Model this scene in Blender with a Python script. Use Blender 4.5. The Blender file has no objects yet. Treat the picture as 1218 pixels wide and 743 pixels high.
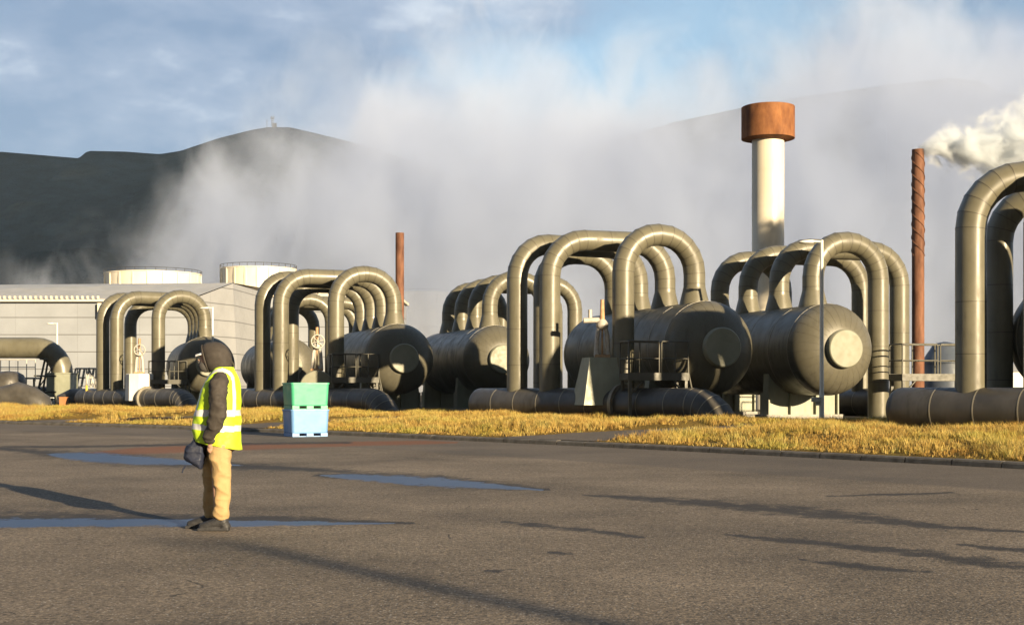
import bpy, bmesh, math, random
import numpy as np
from mathutils import Vector, Matrix, noise, Euler
random.seed(7); rng = np.random.default_rng(7)
sc = bpy.context.scene
COL = sc.collection
F = 1600.0; CX = 609.0; HY = 463.0; CAMZ = 1.35
R = math.radians
def PX(px, Y): return (px - CX) / F * Y
def PZ(py, Y): return CAMZ + (HY - py) / F * Y
def gnd(px, py):
    Y = F * CAMZ / (py - HY); return (PX(px, Y), Y)

# ------------------------------------------------------------------ materials
MATS = {}
def new_mat(name):
    m = bpy.data.materials.new(name); m.use_nodes = True
    nt = m.node_tree; b = nt.nodes['Principled BSDF']
    MATS[name] = m
    return m, nt, b
def N(nt, t, **kw):
    n = nt.nodes.new(t)
    for k, v in kw.items():
        if k.startswith('i_'):
            key = k[2:]; key = int(key) if key.isdigit() else key.replace('_', ' ')
            n.inputs[key].default_value = v
        else: setattr(n, k, v)
    return n
def L(nt, a, b): nt.links.new(a, b)
def ramp(nt, fac, stops):
    r = nt.nodes.new('ShaderNodeValToRGB'); L(nt, fac, r.inputs[0])
    while len(r.color_ramp.elements) < len(stops): r.color_ramp.elements.new(0.5)
    for e, (p, c) in zip(r.color_ramp.elements, stops):
        e.position = p; e.color = (c[0], c[1], c[2], 1) if len(c) == 3 else c
    return r.outputs[0]
def mixc(nt, fac, a, b, mode='MIX'):
    m = nt.nodes.new('ShaderNodeMix'); m.data_type = 'RGBA'; m.blend_type = mode
    if hasattr(fac, 'links'): L(nt, fac, m.inputs[0])
    else: m.inputs[0].default_value = fac
    for s, v in ((m.inputs[6], a), (m.inputs[7], b)):
        if hasattr(v, 'links'): L(nt, v, s)
        else: s.default_value = (v[0], v[1], v[2], 1)
    return m.outputs[2]
def mth(nt, op, a, b=None, c=None, clamp=False):
    m = nt.nodes.new('ShaderNodeMath'); m.operation = op; m.use_clamp = clamp
    for i, v in enumerate((a, b, c)):
        if v is None: continue
        if hasattr(v, 'links'): L(nt, v, m.inputs[i])
        else: m.inputs[i].default_value = v
    return m.outputs[0]
def maprange(nt, v, a, b, c=0.0, d=1.0, smooth=True):
    m = nt.nodes.new('ShaderNodeMapRange'); m.interpolation_type = 'SMOOTHSTEP' if smooth else 'LINEAR'
    L(nt, v, m.inputs[0]); m.inputs[1].default_value = a; m.inputs[2].default_value = b
    m.inputs[3].default_value = c; m.inputs[4].default_value = d
    return m.outputs[0]
def noi(nt, vec, scale, detail=4, rough=.55, dim='3D', dist=0):
    n = nt.nodes.new('ShaderNodeTexNoise'); n.noise_dimensions = dim
    if vec is not None: L(nt, vec, n.inputs['Vector'])
    n.inputs['Scale'].default_value = scale; n.inputs['Detail'].default_value = detail
    n.inputs['Roughness'].default_value = rough; n.inputs['Distortion'].default_value = dist
    return n.outputs['Fac']
def coords(nt): 
    g = nt.nodes.new('ShaderNodeNewGeometry'); return g.outputs['Position']
def bump(nt, b, h, strength, dist):
    n = nt.nodes.new('ShaderNodeBump'); n.inputs['Strength'].default_value = strength; n.inputs['Distance'].default_value = dist
    L(nt, h, n.inputs['Height']); L(nt, n.outputs[0], b.inputs['Normal'])
def surf(name, c1, c2, rough=.5, scale=3, metal=0, bs=0.0, bscale=30, bdist=.01, rvar=.1, stretch=(1,1,1), lo=.35, hi=.7, spec=.5, dirt=0):
    m, nt, b = new_mat(name)
    p = nt.nodes.new('ShaderNodeTexCoord').outputs['Object']
    mp = N(nt, 'ShaderNodeMapping'); L(nt, p, mp.inputs[0]); mp.inputs['Scale'].default_value = stretch
    p = mp.outputs[0]
    f = noi(nt, p, scale, 5, .6)
    L(nt, ramp(nt, f, [(lo, c1), (hi, c2)]), b.inputs['Base Color'])
    L(nt, maprange(nt, noi(nt, p, scale*2.3, 3), .3, .7, rough - rvar, rough + rvar), b.inputs['Roughness'])
    b.inputs['Metallic'].default_value = metal
    b.inputs['Specular IOR Level'].default_value = spec
    if dirt:
        g_ = coords(nt); mp2 = N(nt, 'ShaderNodeMapping'); L(nt, g_, mp2.inputs[0]); mp2.inputs['Scale'].default_value = (3.5,3.5,.5)
        st = noi(nt, mp2.outputs[0], 1.6, 7, .68); sp_ = noi(nt, g_, .9, 6, .65)
        k_ = mth(nt,'MULTIPLY', maprange(nt, st, .42, .72), maprange(nt, sp_, .38, .62))
        src = b.inputs['Base Color'].links[0].from_socket
        L(nt, mixc(nt, mth(nt,'MULTIPLY',k_,dirt), src, [x*.42 for x in c1]), b.inputs['Base Color'])
        rs_ = b.inputs['Roughness'].links[0].from_socket
        L(nt, mth(nt,'MULTIPLY_ADD', k_, .22, rs_), b.inputs['Roughness'])
    if bs: bump(nt, b, noi(nt, p, bscale, 4), bs, bdist)
    return m
M = {}
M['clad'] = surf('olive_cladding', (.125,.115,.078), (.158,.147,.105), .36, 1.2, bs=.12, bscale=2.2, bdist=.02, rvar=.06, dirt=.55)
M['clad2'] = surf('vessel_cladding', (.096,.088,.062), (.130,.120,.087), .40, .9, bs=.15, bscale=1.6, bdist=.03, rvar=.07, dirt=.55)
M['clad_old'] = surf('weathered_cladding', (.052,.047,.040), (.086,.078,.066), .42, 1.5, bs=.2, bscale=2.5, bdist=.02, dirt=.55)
M['cap'] = surf('cap_paint', (.19,.19,.135), (.24,.235,.175), .5, 2)
M['green'] = surf('sage_painted_steel', (.26,.27,.20), (.32,.33,.25), .45, 1.5, dirt=.3)
M['rail'] = surf('rail_paint', (.075,.072,.055), (.10,.095,.075), .5, 3)
M['seamd'] = surf('seam_joint', (.045,.04,.028), (.07,.06,.045), .5, 3)
M['seam'] = surf('seam_bead', (.19,.172,.13), (.27,.245,.19), .4, 3)
M['white'] = surf('white_paint', (.68,.66,.60), (.80,.78,.72), .45, 1.2, dirt=.3)
M['cream'] = surf('cream_paint', (.62,.56,.44), (.74,.68,.56), .5, .6, stretch=(1,1,.3), dirt=.12)
M['rust'] = surf('rusted_steel', (.12,.045,.020), (.32,.14,.055), .8, 2.2, bs=.4, bscale=20, lo=.3, hi=.75, stretch=(1,1,.4), spec=.2)
M['rustpipe'] = surf('rusted_pipe', (.10,.045,.028), (.23,.11,.065), .75, 3.5, bs=.3, bscale=20, stretch=(1,1,.3), spec=.2)
M['conc'] = surf('concrete', (.28,.27,.24), (.42,.40,.36), .85, 3, bs=.3, bscale=30)
M['dark'] = surf('dark_steel', (.02,.02,.02), (.04,.04,.038), .5, 3)
M['galv'] = surf('galvanised_steel', (.45,.43,.38), (.60,.57,.50), .45, 4)
M['wall'] = None
M['yellow'] = surf('yellow_paint', (.75,.5,.03), (.8,.55,.05), .5, 3)
M['red'] = surf('red_plastic', (.6,.05,.02), (.65,.08,.03), .5, 3)
M['orange'] = surf('orange_paint', (.35,.14,.05), (.45,.2,.08), .6, 3)
M['bluetank'] = surf('blue_grey_tank', (.06,.075,.10), (.09,.105,.14), .5, 1)
M['valve'] = surf('valve_metal', (.38,.35,.30), (.52,.48,.42), .4, 8)
M['copper'] = surf('rusty_stem', (.36,.20,.10), (.5,.32,.17), .6, 8)

def panel_mat(name, c, joint, ph, pw, z0=0.0):
    m, nt, b = new_mat(name)
    p = nt.nodes.new('ShaderNodeTexCoord').outputs['Object']
    s = N(nt, 'ShaderNodeSeparateXYZ'); L(nt, p, s.inputs[0])
    def line(v, per, w):
        q = mth(nt, 'FRACT', mth(nt, 'DIVIDE', v, per))
        q = mth(nt, 'ABSOLUTE', mth(nt, 'SUBTRACT', q, .5))
        return mth(nt, 'GREATER_THAN', q, .5 - w / per / 2)
    h = line(mth(nt,'ADD',s.outputs[2],z0), ph, .09)
    v = line(s.outputs[0], pw, .03)
    f = noi(nt, p, .35, 4); f2 = noi(nt, p, 3, 4)
    base = ramp(nt, f, [(.3, [x*.88 for x in c]), (.7, [x*1.05 for x in c])])
    col = mixc(nt, mth(nt, 'MULTIPLY', v, .35), base, joint)
    col = mixc(nt, mth(nt, 'MULTIPLY', h, .85), col, joint)
    L(nt, col, b.inputs['Base Color'])
    L(nt, maprange(nt, f2, .3, .7, .45, .6), b.inputs['Roughness'])
    hh = mth(nt, 'SUBTRACT', 1.0, mth(nt, 'MAXIMUM', h, mth(nt,'MULTIPLY',v,.4)))
    bump(nt, b, hh, .6, .04)
    return m
M['wall'] = panel_mat('grey_wall_panels', (.28,.30,.335), (.12,.12,.12), 1.66, 6.0)
M['wall_lit'] = panel_mat('sunlit_wall_panels', (.30,.305,.315), (.12,.12,.12), 1.66, 6.0)  # lit copy of the grey panels, sunlight put into the colour
M['roof'] = surf('roof_sheet', (.34,.34,.33), (.42,.41,.39), .5, .5)

# ------------------------------------------------------------------ mesh helpers
class MB:
    def __init__(s): s.v = []; s.f = []; s.m = []; s.sm = []; s.sharp = set()
    def add(s, verts, faces, mi=0, smooth=False):
        o = len(s.v); s.v += [tuple(p) for p in verts]
        for f in faces: s.f.append(tuple(o + i for i in f)); s.m.append(mi); s.sm.append(smooth)
        return o
    def box(s, c, d, mi=0, rz=0, taper=1.0, tapery=None):
        hx, hy, hz = d[0]/2, d[1]/2, d[2]/2; vs = []
        ty = taper if tapery is None else tapery
        for z in (-1, 1):
            k = taper if z > 0 else 1; ky = ty if z > 0 else 1
            for x, y in ((-1,-1),(1,-1),(1,1),(-1,1)): 
                X, Y_ = x*hx*k, y*hy*ky
                vs.append((c[0]+X*math.cos(rz)-Y_*math.sin(rz), c[1]+X*math.sin(rz)+Y_*math.cos(rz), c[2]+z*hz))
        s.add(vs, [(0,3,2,1),(4,5,6,7),(0,1,5,4),(1,2,6,5),(2,3,7,6),(3,0,4,7)], mi)
    def rings(s, rings, mi=0, smooth=True, sharp=(), capa=True, capb=True, midx=None):
        n = len(rings[0]); o = len(s.v)
        for r in rings: s.v += [tuple(p) for p in r]
        for i in range(len(rings)-1):
            for j in range(n):
                k = (j+1) % n
                s.f.append((o+i*n+j, o+i*n+k, o+(i+1)*n+k, o+(i+1)*n+j)); s.m.append(mi if midx is None else midx[i]); s.sm.append(smooth)
        for i in sharp:
            for j in range(n):
                a, b_ = o+i*n+j, o+i*n+(j+1) % n; s.sharp.add((min(a,b_), max(a,b_)))
        if capa: s.f.append(tuple(o+j for j in range(n))[::-1]); s.m.append(mi); s.sm.append(False)
        if capb: s.f.append(tuple(o+(len(rings)-1)*n+j for j in range(n))); s.m.append(mi); s.sm.append(False)
        for i, c in ((0, capa), (len(rings)-1, capb)):
            if c:
                for j in range(n):
                    a, b_ = o+i*n+j, o+i*n+(j+1) % n; s.sharp.add((min(a,b_), max(a,b_)))
    def sweep(s, pts, rad, n=32, mi=0, sharp_all=False, bands=(), bmi=1, bw=.035, bh=.008, capa=True, capb=True):
        pts = [Vector(p) for p in pts]; K = len(pts)
        if not hasattr(rad, '__len__'): rad = [rad]*K
        T = []
        for i in range(K):
            a = (pts[i]-pts[i-1]).normalized() if i > 0 else None
            b = (pts[i+1]-pts[i]).normalized() if i < K-1 else None
            T.append(((a or b)+(b or a)).normalized())
        up = Vector((0,0,1)) if abs(T[0].z) < .9 else Vector((0,1,0))
        nrm = (up - T[0]*up.dot(T[0])).normalized(); rs = []; frames = []
        for i in range(K):
            nrm = (nrm - T[i]*nrm.dot(T[i])).normalized(); bi = T[i].cross(nrm)
            # mitre correction
            k = 1.0; ax = None
            if 0 < i < K-1:
                d1 = (pts[i]-pts[i-1]).normalized(); d2 = (pts[i+1]-pts[i]).normalized()
                ca = math.sqrt(max(.05, (1+d1.dot(d2))/2)); ax = (d2-d1)
                if ax.length > 1e-4: ax.normalize(); k = 1/ca
                else: ax = None
            ring = []
            for j in range(n):
                a = 2*math.pi*j/n; q = nrm*math.cos(a)+bi*math.sin(a)
                if ax is not None: q = q + ax*(q.dot(ax)*(k-1))
                ring.append(pts[i]+q*rad[i])
            rs.append(ring); frames.append((T[i].copy(), ax, k))
        s.rings(rs, mi, True, range(K) if sharp_all else (), capa, capb)
        for i in bands:
            t = frames[i][0]; inner = [[p - t*bw/2 for p in rs[i]]]
            c = pts[i]
            out = []
            for off, g in ((-bw/2, .98), (-bw/2, 1+bh/rad[i]), (bw/2, 1+bh/rad[i]), (bw/2, .98)):
                out.append([c + (p-c)*g + t*off for p in rs[i]])
            s.rings(out, bmi, True, range(4), False, False)
    def cyl(s, a, b, r, r2=None, n=12, mi=0, smooth=True): s.sweep([a, b], [r, r if r2 is None else r2], n, mi)
    def build(s, name, mats, parent=None, loc=None):
        me = bpy.data.meshes.new(name); me.from_pydata(s.v, [], s.f); me.validate(clean_customdata=False)
        if not isinstance(mats, (list, tuple)): mats = [mats]
        for m in mats: me.materials.append(m)
        if len(me.polygons) == len(s.f):
            me.polygons.foreach_set('material_index', s.m); me.polygons.foreach_set('use_smooth', s.sm)
        if s.sharp:
            for e in me.edges:
                a, b = e.vertices
                if (min(a,b), max(a,b)) in s.sharp: e.use_edge_sharp = True
        me.update()
        o = bpy.data.objects.new(name, me); COL.objects.link(o)
        if parent is not None: o.parent = parent; o.matrix_parent_inverse = Matrix.Translation(parent.location).inverted() if parent.type == 'EMPTY' else Matrix()
        return o
def tag(o, label=None, cat=None, group=None, kind=None):
    if label: o['label'] = label
    if cat: o['category'] = cat
    if group: o['group'] = group
    if kind: o['kind'] = kind
    return o
def empty(name, loc, label, cat, group=None):
    o = bpy.data.objects.new(name, None); o.location = loc; o.empty_display_size = .3; COL.objects.link(o)
    return tag(o, label, cat, group)

# ------------------------------------------------------------------ kerb coordinates
P0 = np.array([-20.0, 52.7]); T_ = np.array([.695, -.718]); T_ /= np.linalg.norm(T_); N_ = np.array([-T_[1], T_[0]])
ku = [-400,-60,-20,0,9.65,18.8,27.4,33,41.3,60,400]; kv = [-40,-7,-1.6,.3,1.5,1.9,1.55,1.1,0,-3,-60]
def vk(u): 
    # smoothed piecewise-linear
    return sum(np.interp(u+d, ku, kv) for d in (-3,-1.5,0,1.5,3))/5
def KW(u, v): 
    p = P0 + T_*u + N_*(vk(u)+v); return p[0], p[1]
def to_uv(x, y):
    d0 = x-P0[0]; d1 = y-P0[1]; u = d0*T_[0]+d1*T_[1]; w = d0*N_[0]+d1*N_[1]
    return u, w - vk(u)
def sstep(a, b, x): 
    t = np.clip((x-a)/(b-a), 0, 1); return t*t*(3-2*t)
PATHS = [(28.4, 1.5, .35), (1.9, 1.3, .9), (13.9, 1.3, .25)]  # u centre, half width, slant
def path_mask(u, v):
    m = 0*u
    for uc, hw, sl in PATHS:
        c = uc + sl*v
        m = np.maximum(m, (1-sstep(hw, hw+.5, np.abs(u-c)))*(1-sstep(5.0, 6.5, v)))
    return m
def soil_mask(u, v):
    d = np.sqrt(((u-6.6-.5*v)/2.6)**2 + ((v-2.2)/1.8)**2)
    return 1-sstep(.75, 1.1, d)
def gz(u, v):
    h = np.interp(v, [-1,0,.05,.4,2.2,4.5,9,11.5,4000], [.0,.10,.12,.15,.34,.42,.42,.25,.25])
    und = .07*np.sin(u*.55+1)*np.sin(v*.7) + .05*np.sin(u*1.3+v*.4)
    h = h + und*sstep(.5, 2, v)*(1-sstep(9, 11, v))
    pm = path_mask(u, v)
    return h - pm*(h - np.interp(v, [0,6],[.10,.30]))*.85

# ------------------------------------------------------------------ ground
def grid_obj(name, X, Yg, Z, mat, attrs=None, smooth=True):
    nu, nv = X.shape
    co = np.stack([X, Yg, Z], -1).reshape(-1, 3)
    i = np.arange(nu*nv).reshape(nu, nv)
    q = np.stack([i[:-1,:-1], i[1:,:-1], i[1:,1:], i[:-1,1:]], -1).reshape(-1, 4)
    # orient upwards
    a = co[q[0,1]]-co[q[0,0]]; b = co[q[0,3]]-co[q[0,0]]
    if np.cross(a, b)[2] < 0: q = q[:, ::-1]
    me = bpy.data.meshes.new(name); me.vertices.add(len(co)); me.vertices.foreach_set('co', co.ravel())
    me.loops.add(q.size); me.loops.foreach_set('vertex_index', q.ravel().astype(np.int32))
    me.polygons.add(len(q)); me.polygons.foreach_set('loop_start', np.arange(0, q.size, 4, dtype=np.int32))
    me.polygons.foreach_set('use_smooth', np.full(len(q), smooth))
    me.update(calc_edges=True)
    for k, arr in (attrs or {}).items():
        at = me.attributes.new(k, 'FLOAT', 'POINT'); at.data.foreach_set('value', arr.ravel().astype(np.float32))
    me.materials.append(mat)
    o = bpy.data.objects.new(name, me); COL.objects.link(o); return o

m, nt, b = new_mat('grass_soil'); M['soil'] = m
p = coords(nt)
A = N(nt, 'ShaderNodeAttribute', attribute_name='soil'); Fl = N(nt, 'ShaderNodeAttribute', attribute_name='far')
gcol = ramp(nt, noi(nt, p, .8, 6, .6), [(.3, (.10,.075,.02)), (.55, (.20,.13,.035)), (.75, (.16,.15,.03))])
far = ramp(nt, noi(nt, p, .25, 5, .6), [(.35, (.055,.045,.035)), (.65, (.10,.085,.06))])
col = mixc(nt, Fl.outputs['Fac'], gcol, far)
col = mixc(nt, A.outputs['Fac'], col, ramp(nt, noi(nt, p, 9, 5), [(.35, (.035,.02,.012)), (.7, (.08,.045,.028))]))
L(nt, col, b.inputs['Base Color']); b.inputs['Roughness'].default_value = .95; b.inputs['Specular IOR Level'].default_value = .1
bump(nt, b, noi(nt, p, 12, 6, .65), .9, .08)
us = np.concatenate([np.linspace(-3500,-120,16), np.linspace(-80,-26,20), np.arange(-24, 66, .5), np.linspace(70,120,12), np.linspace(300,3500,12)])
vs = np.concatenate([[0.0,.05,.2,.4], np.arange(.7, 14, .35), np.linspace(15,60,20), np.linspace(80,900,14), [1500,2500,4000]])
U, V = np.meshgrid(us, vs, indexing='ij'); uc = np.clip(U, -390, 390)
XX = P0[0]+T_[0]*U+N_[0]*(vk(uc)+V); YY = P0[1]+T_[1]*U+N_[1]*(vk(uc)+V)
tag(grid_obj('ground', XX, YY, gz(U, V), M['soil'], {'soil': soil_mask(U, V), 'far': sstep(9.5, 11.5, V)}), kind='structure')

# asphalt with authored damp/puddle/rust maps
def seg_field(PXg, PYg, pts):
    best = np.full(PXg.shape, -9.0)
    for (x0,y0,h0), (x1,y1,h1) in zip(pts[:-1], pts[1:]):
        t = np.clip((PXg-x0)/(x1-x0), -.1, 1.1); tt = np.clip(t, 0, 1)
        yc = y0+(y1-y0)*tt; h = h0+(h1-h0)*tt
        dx = np.where(t < 0, x0-PXg, np.where(t > 1, PXg-x1, 0)); dx = np.maximum(0, dx)
        out = (PXg < x0-1)|(PXg > x1+1)
        val = 1 - np.abs(PYg-yc)/np.maximum(h, .3)
        val = np.where((PXg < x0)|(PXg > x1), -9, val)
        best = np.maximum(best, val)
    return best
ys = np.concatenate([1350*1.6/np.linspace(285, 38, 620)])  # rows dense enough in the distance
ys = 1600*1.35/np.linspace(300, 37, 560)
xs = np.arange(-26, 13, .1)
XR, YR = np.meshgrid(xs, ys, indexing='ij')
PXr = CX + F*XR/YR; PYr = HY + F*CAMZ/YR
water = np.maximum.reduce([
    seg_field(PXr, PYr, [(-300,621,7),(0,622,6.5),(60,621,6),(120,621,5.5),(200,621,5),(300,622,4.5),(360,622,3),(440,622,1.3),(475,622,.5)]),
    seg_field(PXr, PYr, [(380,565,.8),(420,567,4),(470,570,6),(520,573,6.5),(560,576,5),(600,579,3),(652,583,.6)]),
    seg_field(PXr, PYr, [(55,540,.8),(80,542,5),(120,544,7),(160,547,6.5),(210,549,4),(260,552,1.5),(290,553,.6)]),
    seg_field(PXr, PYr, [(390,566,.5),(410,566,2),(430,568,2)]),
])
damp = np.maximum.reduce([
    seg_field(PXr, PYr, [(690,588,1),(760,592,5),(860,600,8),(950,608,10),(1050,618,10),(1120,627,5),(1218,632,2),(1300,640,1)]),
    seg_field(PXr, PYr, [(850,634,1),(930,642,5),(1000,648,6),(1080,656,8),(1150,666,9),(1218,674,8),(1300,684,6)]),
    seg_field(PXr, PYr, [(945,664,2),(1000,671,5),(1060,677,4),(1120,680,1)]),
    seg_field(PXr, PYr, [(588,619,1),(630,624,4),(690,629,4),(730,634,4),(768,639,2)]),
    seg_field(PXr, PYr, [(1130,646,1),(1180,651,4),(1260,658,4)]),
    seg_field(PXr, PYr, [(575,678,2),(590,679,3),(612,676,1)]),
    seg_field(PXr, PYr, [(640,655,1),(655,657,3),(690,659,2)]),
    seg_field(PXr, PYr, [(980,590,1),(1040,588,2),(1100,587,2),(1140,585,1)]),
    seg_field(PXr, PYr, [(-300,612,4),(0,616,14),(120,617,13),(250,617,9),(340,618,8),(450,621,4),(500,622,1.5)]),
    seg_field(PXr, PYr, [(370,565,3),(430,566,8),(520,572,11),(600,578,7),(660,583,2)]),
    seg_field(PXr, PYr, [(-200,532,2),(0,533,3),(60,539,6),(130,545,12),(220,551,7),(300,555,6),(370,558,4),(420,561,3)]),
    seg_field(PXr, PYr, [(0,531,1.5),(90,531,2),(250,528,2.5),(420,526,2)]),
])
rust = seg_field(PXr, PYr, [(100,539,1),(160,536,5),(240,533,6),(330,530,4.5),(420,527.5,3.5),(500,526,3),(545,526,1)])
Ur, Vr = to_uv(XR, YR)
strip = sstep(-4.75, -4.55, Vr)
m, nt, b = new_mat('asphalt'); M['asphalt'] = m
p = coords(nt)
aw = N(nt,'ShaderNodeAttribute',attribute_name='water').outputs['Fac']; ad = N(nt,'ShaderNodeAttribute',attribute_name='damp').outputs['Fac']
ar = N(nt,'ShaderNodeAttribute',attribute_name='rust').outputs['Fac']; as_ = N(nt,'ShaderNodeAttribute',attribute_name='strip').outputs['Fac']
n1 = noi(nt, p, 1.6, 6, .6); n2 = noi(nt, p, 26, 4, .7); n3 = noi(nt, p, .30, 7, .62); n4 = noi(nt, p, 7, 5, .7); n5 = noi(nt, p, 3.2, 8, .78)
vor = N(nt, 'ShaderNodeTexVoronoi'); L(nt, p, vor.inputs['Vector']); vor.inputs['Scale'].default_value = 55
base = ramp(nt, n3, [(.34, (.100,.080,.059)), (.5, (.168,.133,.096)), (.66, (.228,.182,.133))])
base = mixc(nt, 1.0, base, ramp(nt, n2, [(.34, (.38,.38,.38)), (.5, (1,1,1)), (.68, (1.75,1.7,1.62))]), 'MULTIPLY')
base = mixc(nt, 1.0, base, ramp(nt, n4, [(.3, (.72,.72,.74)), (.7, (1.2,1.2,1.18))]), 'MULTIPLY')
vc = ramp(nt, N(nt,'ShaderNodeSeparateColor').outputs[0], [(0,(1,1,1)),(1,(1,1,1))])
sep = N(nt,'ShaderNodeSeparateColor'); L(nt, vor.outputs['Color'], sep.inputs[0])
stone = mth(nt, 'MULTIPLY', mth(nt, 'GREATER_THAN', sep.outputs[0], .93), mth(nt, 'LESS_THAN', vor.outputs['Distance'], .42))
base = mixc(nt, mth(nt,'MULTIPLY',stone,.8), base, (.42,.38,.33))
vor2 = N(nt, 'ShaderNodeTexVoronoi'); L(nt, p, vor2.inputs['Vector']); vor2.inputs['Scale'].default_value = 22
sep2 = N(nt,'ShaderNodeSeparateColor'); L(nt, vor2.outputs['Color'], sep2.inputs[0])
pit = mth(nt, 'MULTIPLY', mth(nt, 'GREATER_THAN', sep2.outputs[1], .86), mth(nt, 'LESS_THAN', vor2.outputs['Distance'], .38))
base = mixc(nt, mth(nt,'MULTIPLY',pit,.6), base, (.035,.03,.026))
vor3 = N(nt, 'ShaderNodeTexVoronoi', feature='DISTANCE_TO_EDGE'); vor3.inputs['Scale'].default_value = .16
wp = N(nt,'ShaderNodeVectorMath', operation='ADD'); L(nt, p, wp.inputs[0])
nw = N(nt,'ShaderNodeTexNoise'); L(nt, p, nw.inputs['Vector']); nw.inputs['Scale'].default_value = .9; nw.inputs['Detail'].default_value = 6; L(nt, nw.outputs['Color'], wp.inputs[1]); L(nt, wp.outputs[0], vor3.inputs['Vector'])
crack = mth(nt, 'MULTIPLY', mth(nt, 'LESS_THAN', vor3.outputs['Distance'], .0016), mth(nt,'GREATER_THAN', n3, .56))
base = mixc(nt, mth(nt,'MULTIPLY',crack,.75), base, (.03,.026,.022))
base = mixc(nt, mth(nt,'MULTIPLY',as_,.55), base, (.095,.080,.068))
rm = maprange(nt, mth(nt,'ADD', ar, mth(nt,'MULTIPLY',mth(nt,'SUBTRACT',n4,.5),1.6)), 0, .5)
base = mixc(nt, mth(nt,'MULTIPLY',rm,.8), base, (.20,.070,.028))
dm = maprange(nt, mth(nt,'ADD', ad, mth(nt,'MULTIPLY',mth(nt,'SUBTRACT',n5,.5),3.6)), .1, .8)
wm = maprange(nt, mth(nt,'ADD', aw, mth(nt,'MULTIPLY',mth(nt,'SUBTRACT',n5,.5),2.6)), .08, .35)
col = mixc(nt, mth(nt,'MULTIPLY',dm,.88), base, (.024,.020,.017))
col = mixc(nt, mth(nt,'MULTIPLY',wm,.9), col, (.022,.055,.13))  # puddles tinted blue: reflected sky painted into the base colour
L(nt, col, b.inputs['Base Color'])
r = mth(nt,'SUBTRACT', .9, mth(nt,'MULTIPLY',dm,.12))
rr = nt.nodes.new('ShaderNodeMix'); L(nt, wm, rr.inputs[0]); L(nt, r, rr.inputs[2]); rr.inputs[3].default_value = .42
L(nt, rr.outputs[0], b.inputs['Roughness'])
L(nt, mth(nt,'MULTIPLY_ADD', wm, .1, .35), b.inputs['Specular IOR Level'])
hgt = mth(nt,'ADD', mth(nt,'MULTIPLY',n2,.7), mth(nt,'MULTIPLY',vor.outputs['Distance'],.5))
bn = N(nt,'ShaderNodeBump'); bn.inputs['Distance'].default_value = .009; L(nt, hgt, bn.inputs['Height'])
L(nt, mth(nt,'MULTIPLY', mth(nt,'SUBTRACT',1.0,mth(nt,'MULTIPLY',wm,.75)), .8), bn.inputs['Strength']); L(nt, bn.outputs[0], b.inputs['Normal'])
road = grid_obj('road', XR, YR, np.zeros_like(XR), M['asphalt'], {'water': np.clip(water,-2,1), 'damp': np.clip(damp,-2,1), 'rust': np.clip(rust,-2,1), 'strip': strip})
# clip the road behind the kerb: drop faces with v > .3
me = road.data; bm = bmesh.new(); bm.from_mesh(me)
dele = [f for f in bm.faces if to_uv(*f.calc_center_median()[:2])[1] > .12]
bmesh.ops.delete(bm, geom=dele, context='FACES'); bm.to_mesh(me); bm.free()
tag(road, kind='structure')
# surrounding asphalt sheet just below it, reaching the far sides and behind the camera
U2, V2 = np.meshgrid(np.linspace(-390, 390, 300), np.array([-600,-200,-60,-20,-10,-6,-4,-2,-1,-.4,.05]), indexing='ij')
X2 = P0[0]+T_[0]*U2+N_[0]*(vk(U2)+V2); Y2 = P0[1]+T_[1]*U2+N_[1]*(vk(U2)+V2)
z2 = np.full_like(X2, -.004)
neg = np.full_like(X2, -2.0)
tag(grid_obj('yard_pavement', X2, Y2, z2, M['asphalt'], {'water': neg, 'damp': neg, 'rust': neg, 'strip': sstep(-4.75,-4.55,V2)}), kind='structure')
# kerb
M['kerb'] = surf('kerb_concrete', (.075,.066,.055), (.15,.135,.115), .9, 4, bs=.5, bscale=35)
k = MB(); uu = -70.0
while uu < 60:
    g = .012
    prof = [(-.16,-.02),(-.14,.075),(-.11,.105),(.02,.115),(.04,.10),(.04,-.02)]
    rs = []
    dz = random.uniform(-.006,.006)
    for u_ in (uu+g, uu+1.0-g):
        rs.append([(*KW(u_, a), z+dz*(z>0)) for a, z in prof][::-1])
    k.rings(rs, 0, False); uu += 1.0
tag(k.build('kerb', M['kerb']), kind='structure')
# paths through the grass
for uc, hw, sl in PATHS:
    U3, V3 = np.meshgrid(np.linspace(-hw-.25, hw+.25, 14), np.linspace(.05, 6.2, 30), indexing='ij')
    UU = U3 + uc + sl*V3
    X3 = P0[0]+T_[0]*UU+N_[0]*(vk(UU)+V3); Y3 = P0[1]+T_[1]*UU+N_[1]*(vk(UU)+V3)
    Z3 = gz(np.full_like(UU, uc)+sl*V3, V3)+.02
    neg = np.full_like(X3, -2.0)
    tag(grid_obj('path', X3, Y3, Z3, M['asphalt'], {'water': neg,'damp': neg,'rust': neg,'strip': neg*0+1}), kind='structure')

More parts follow.
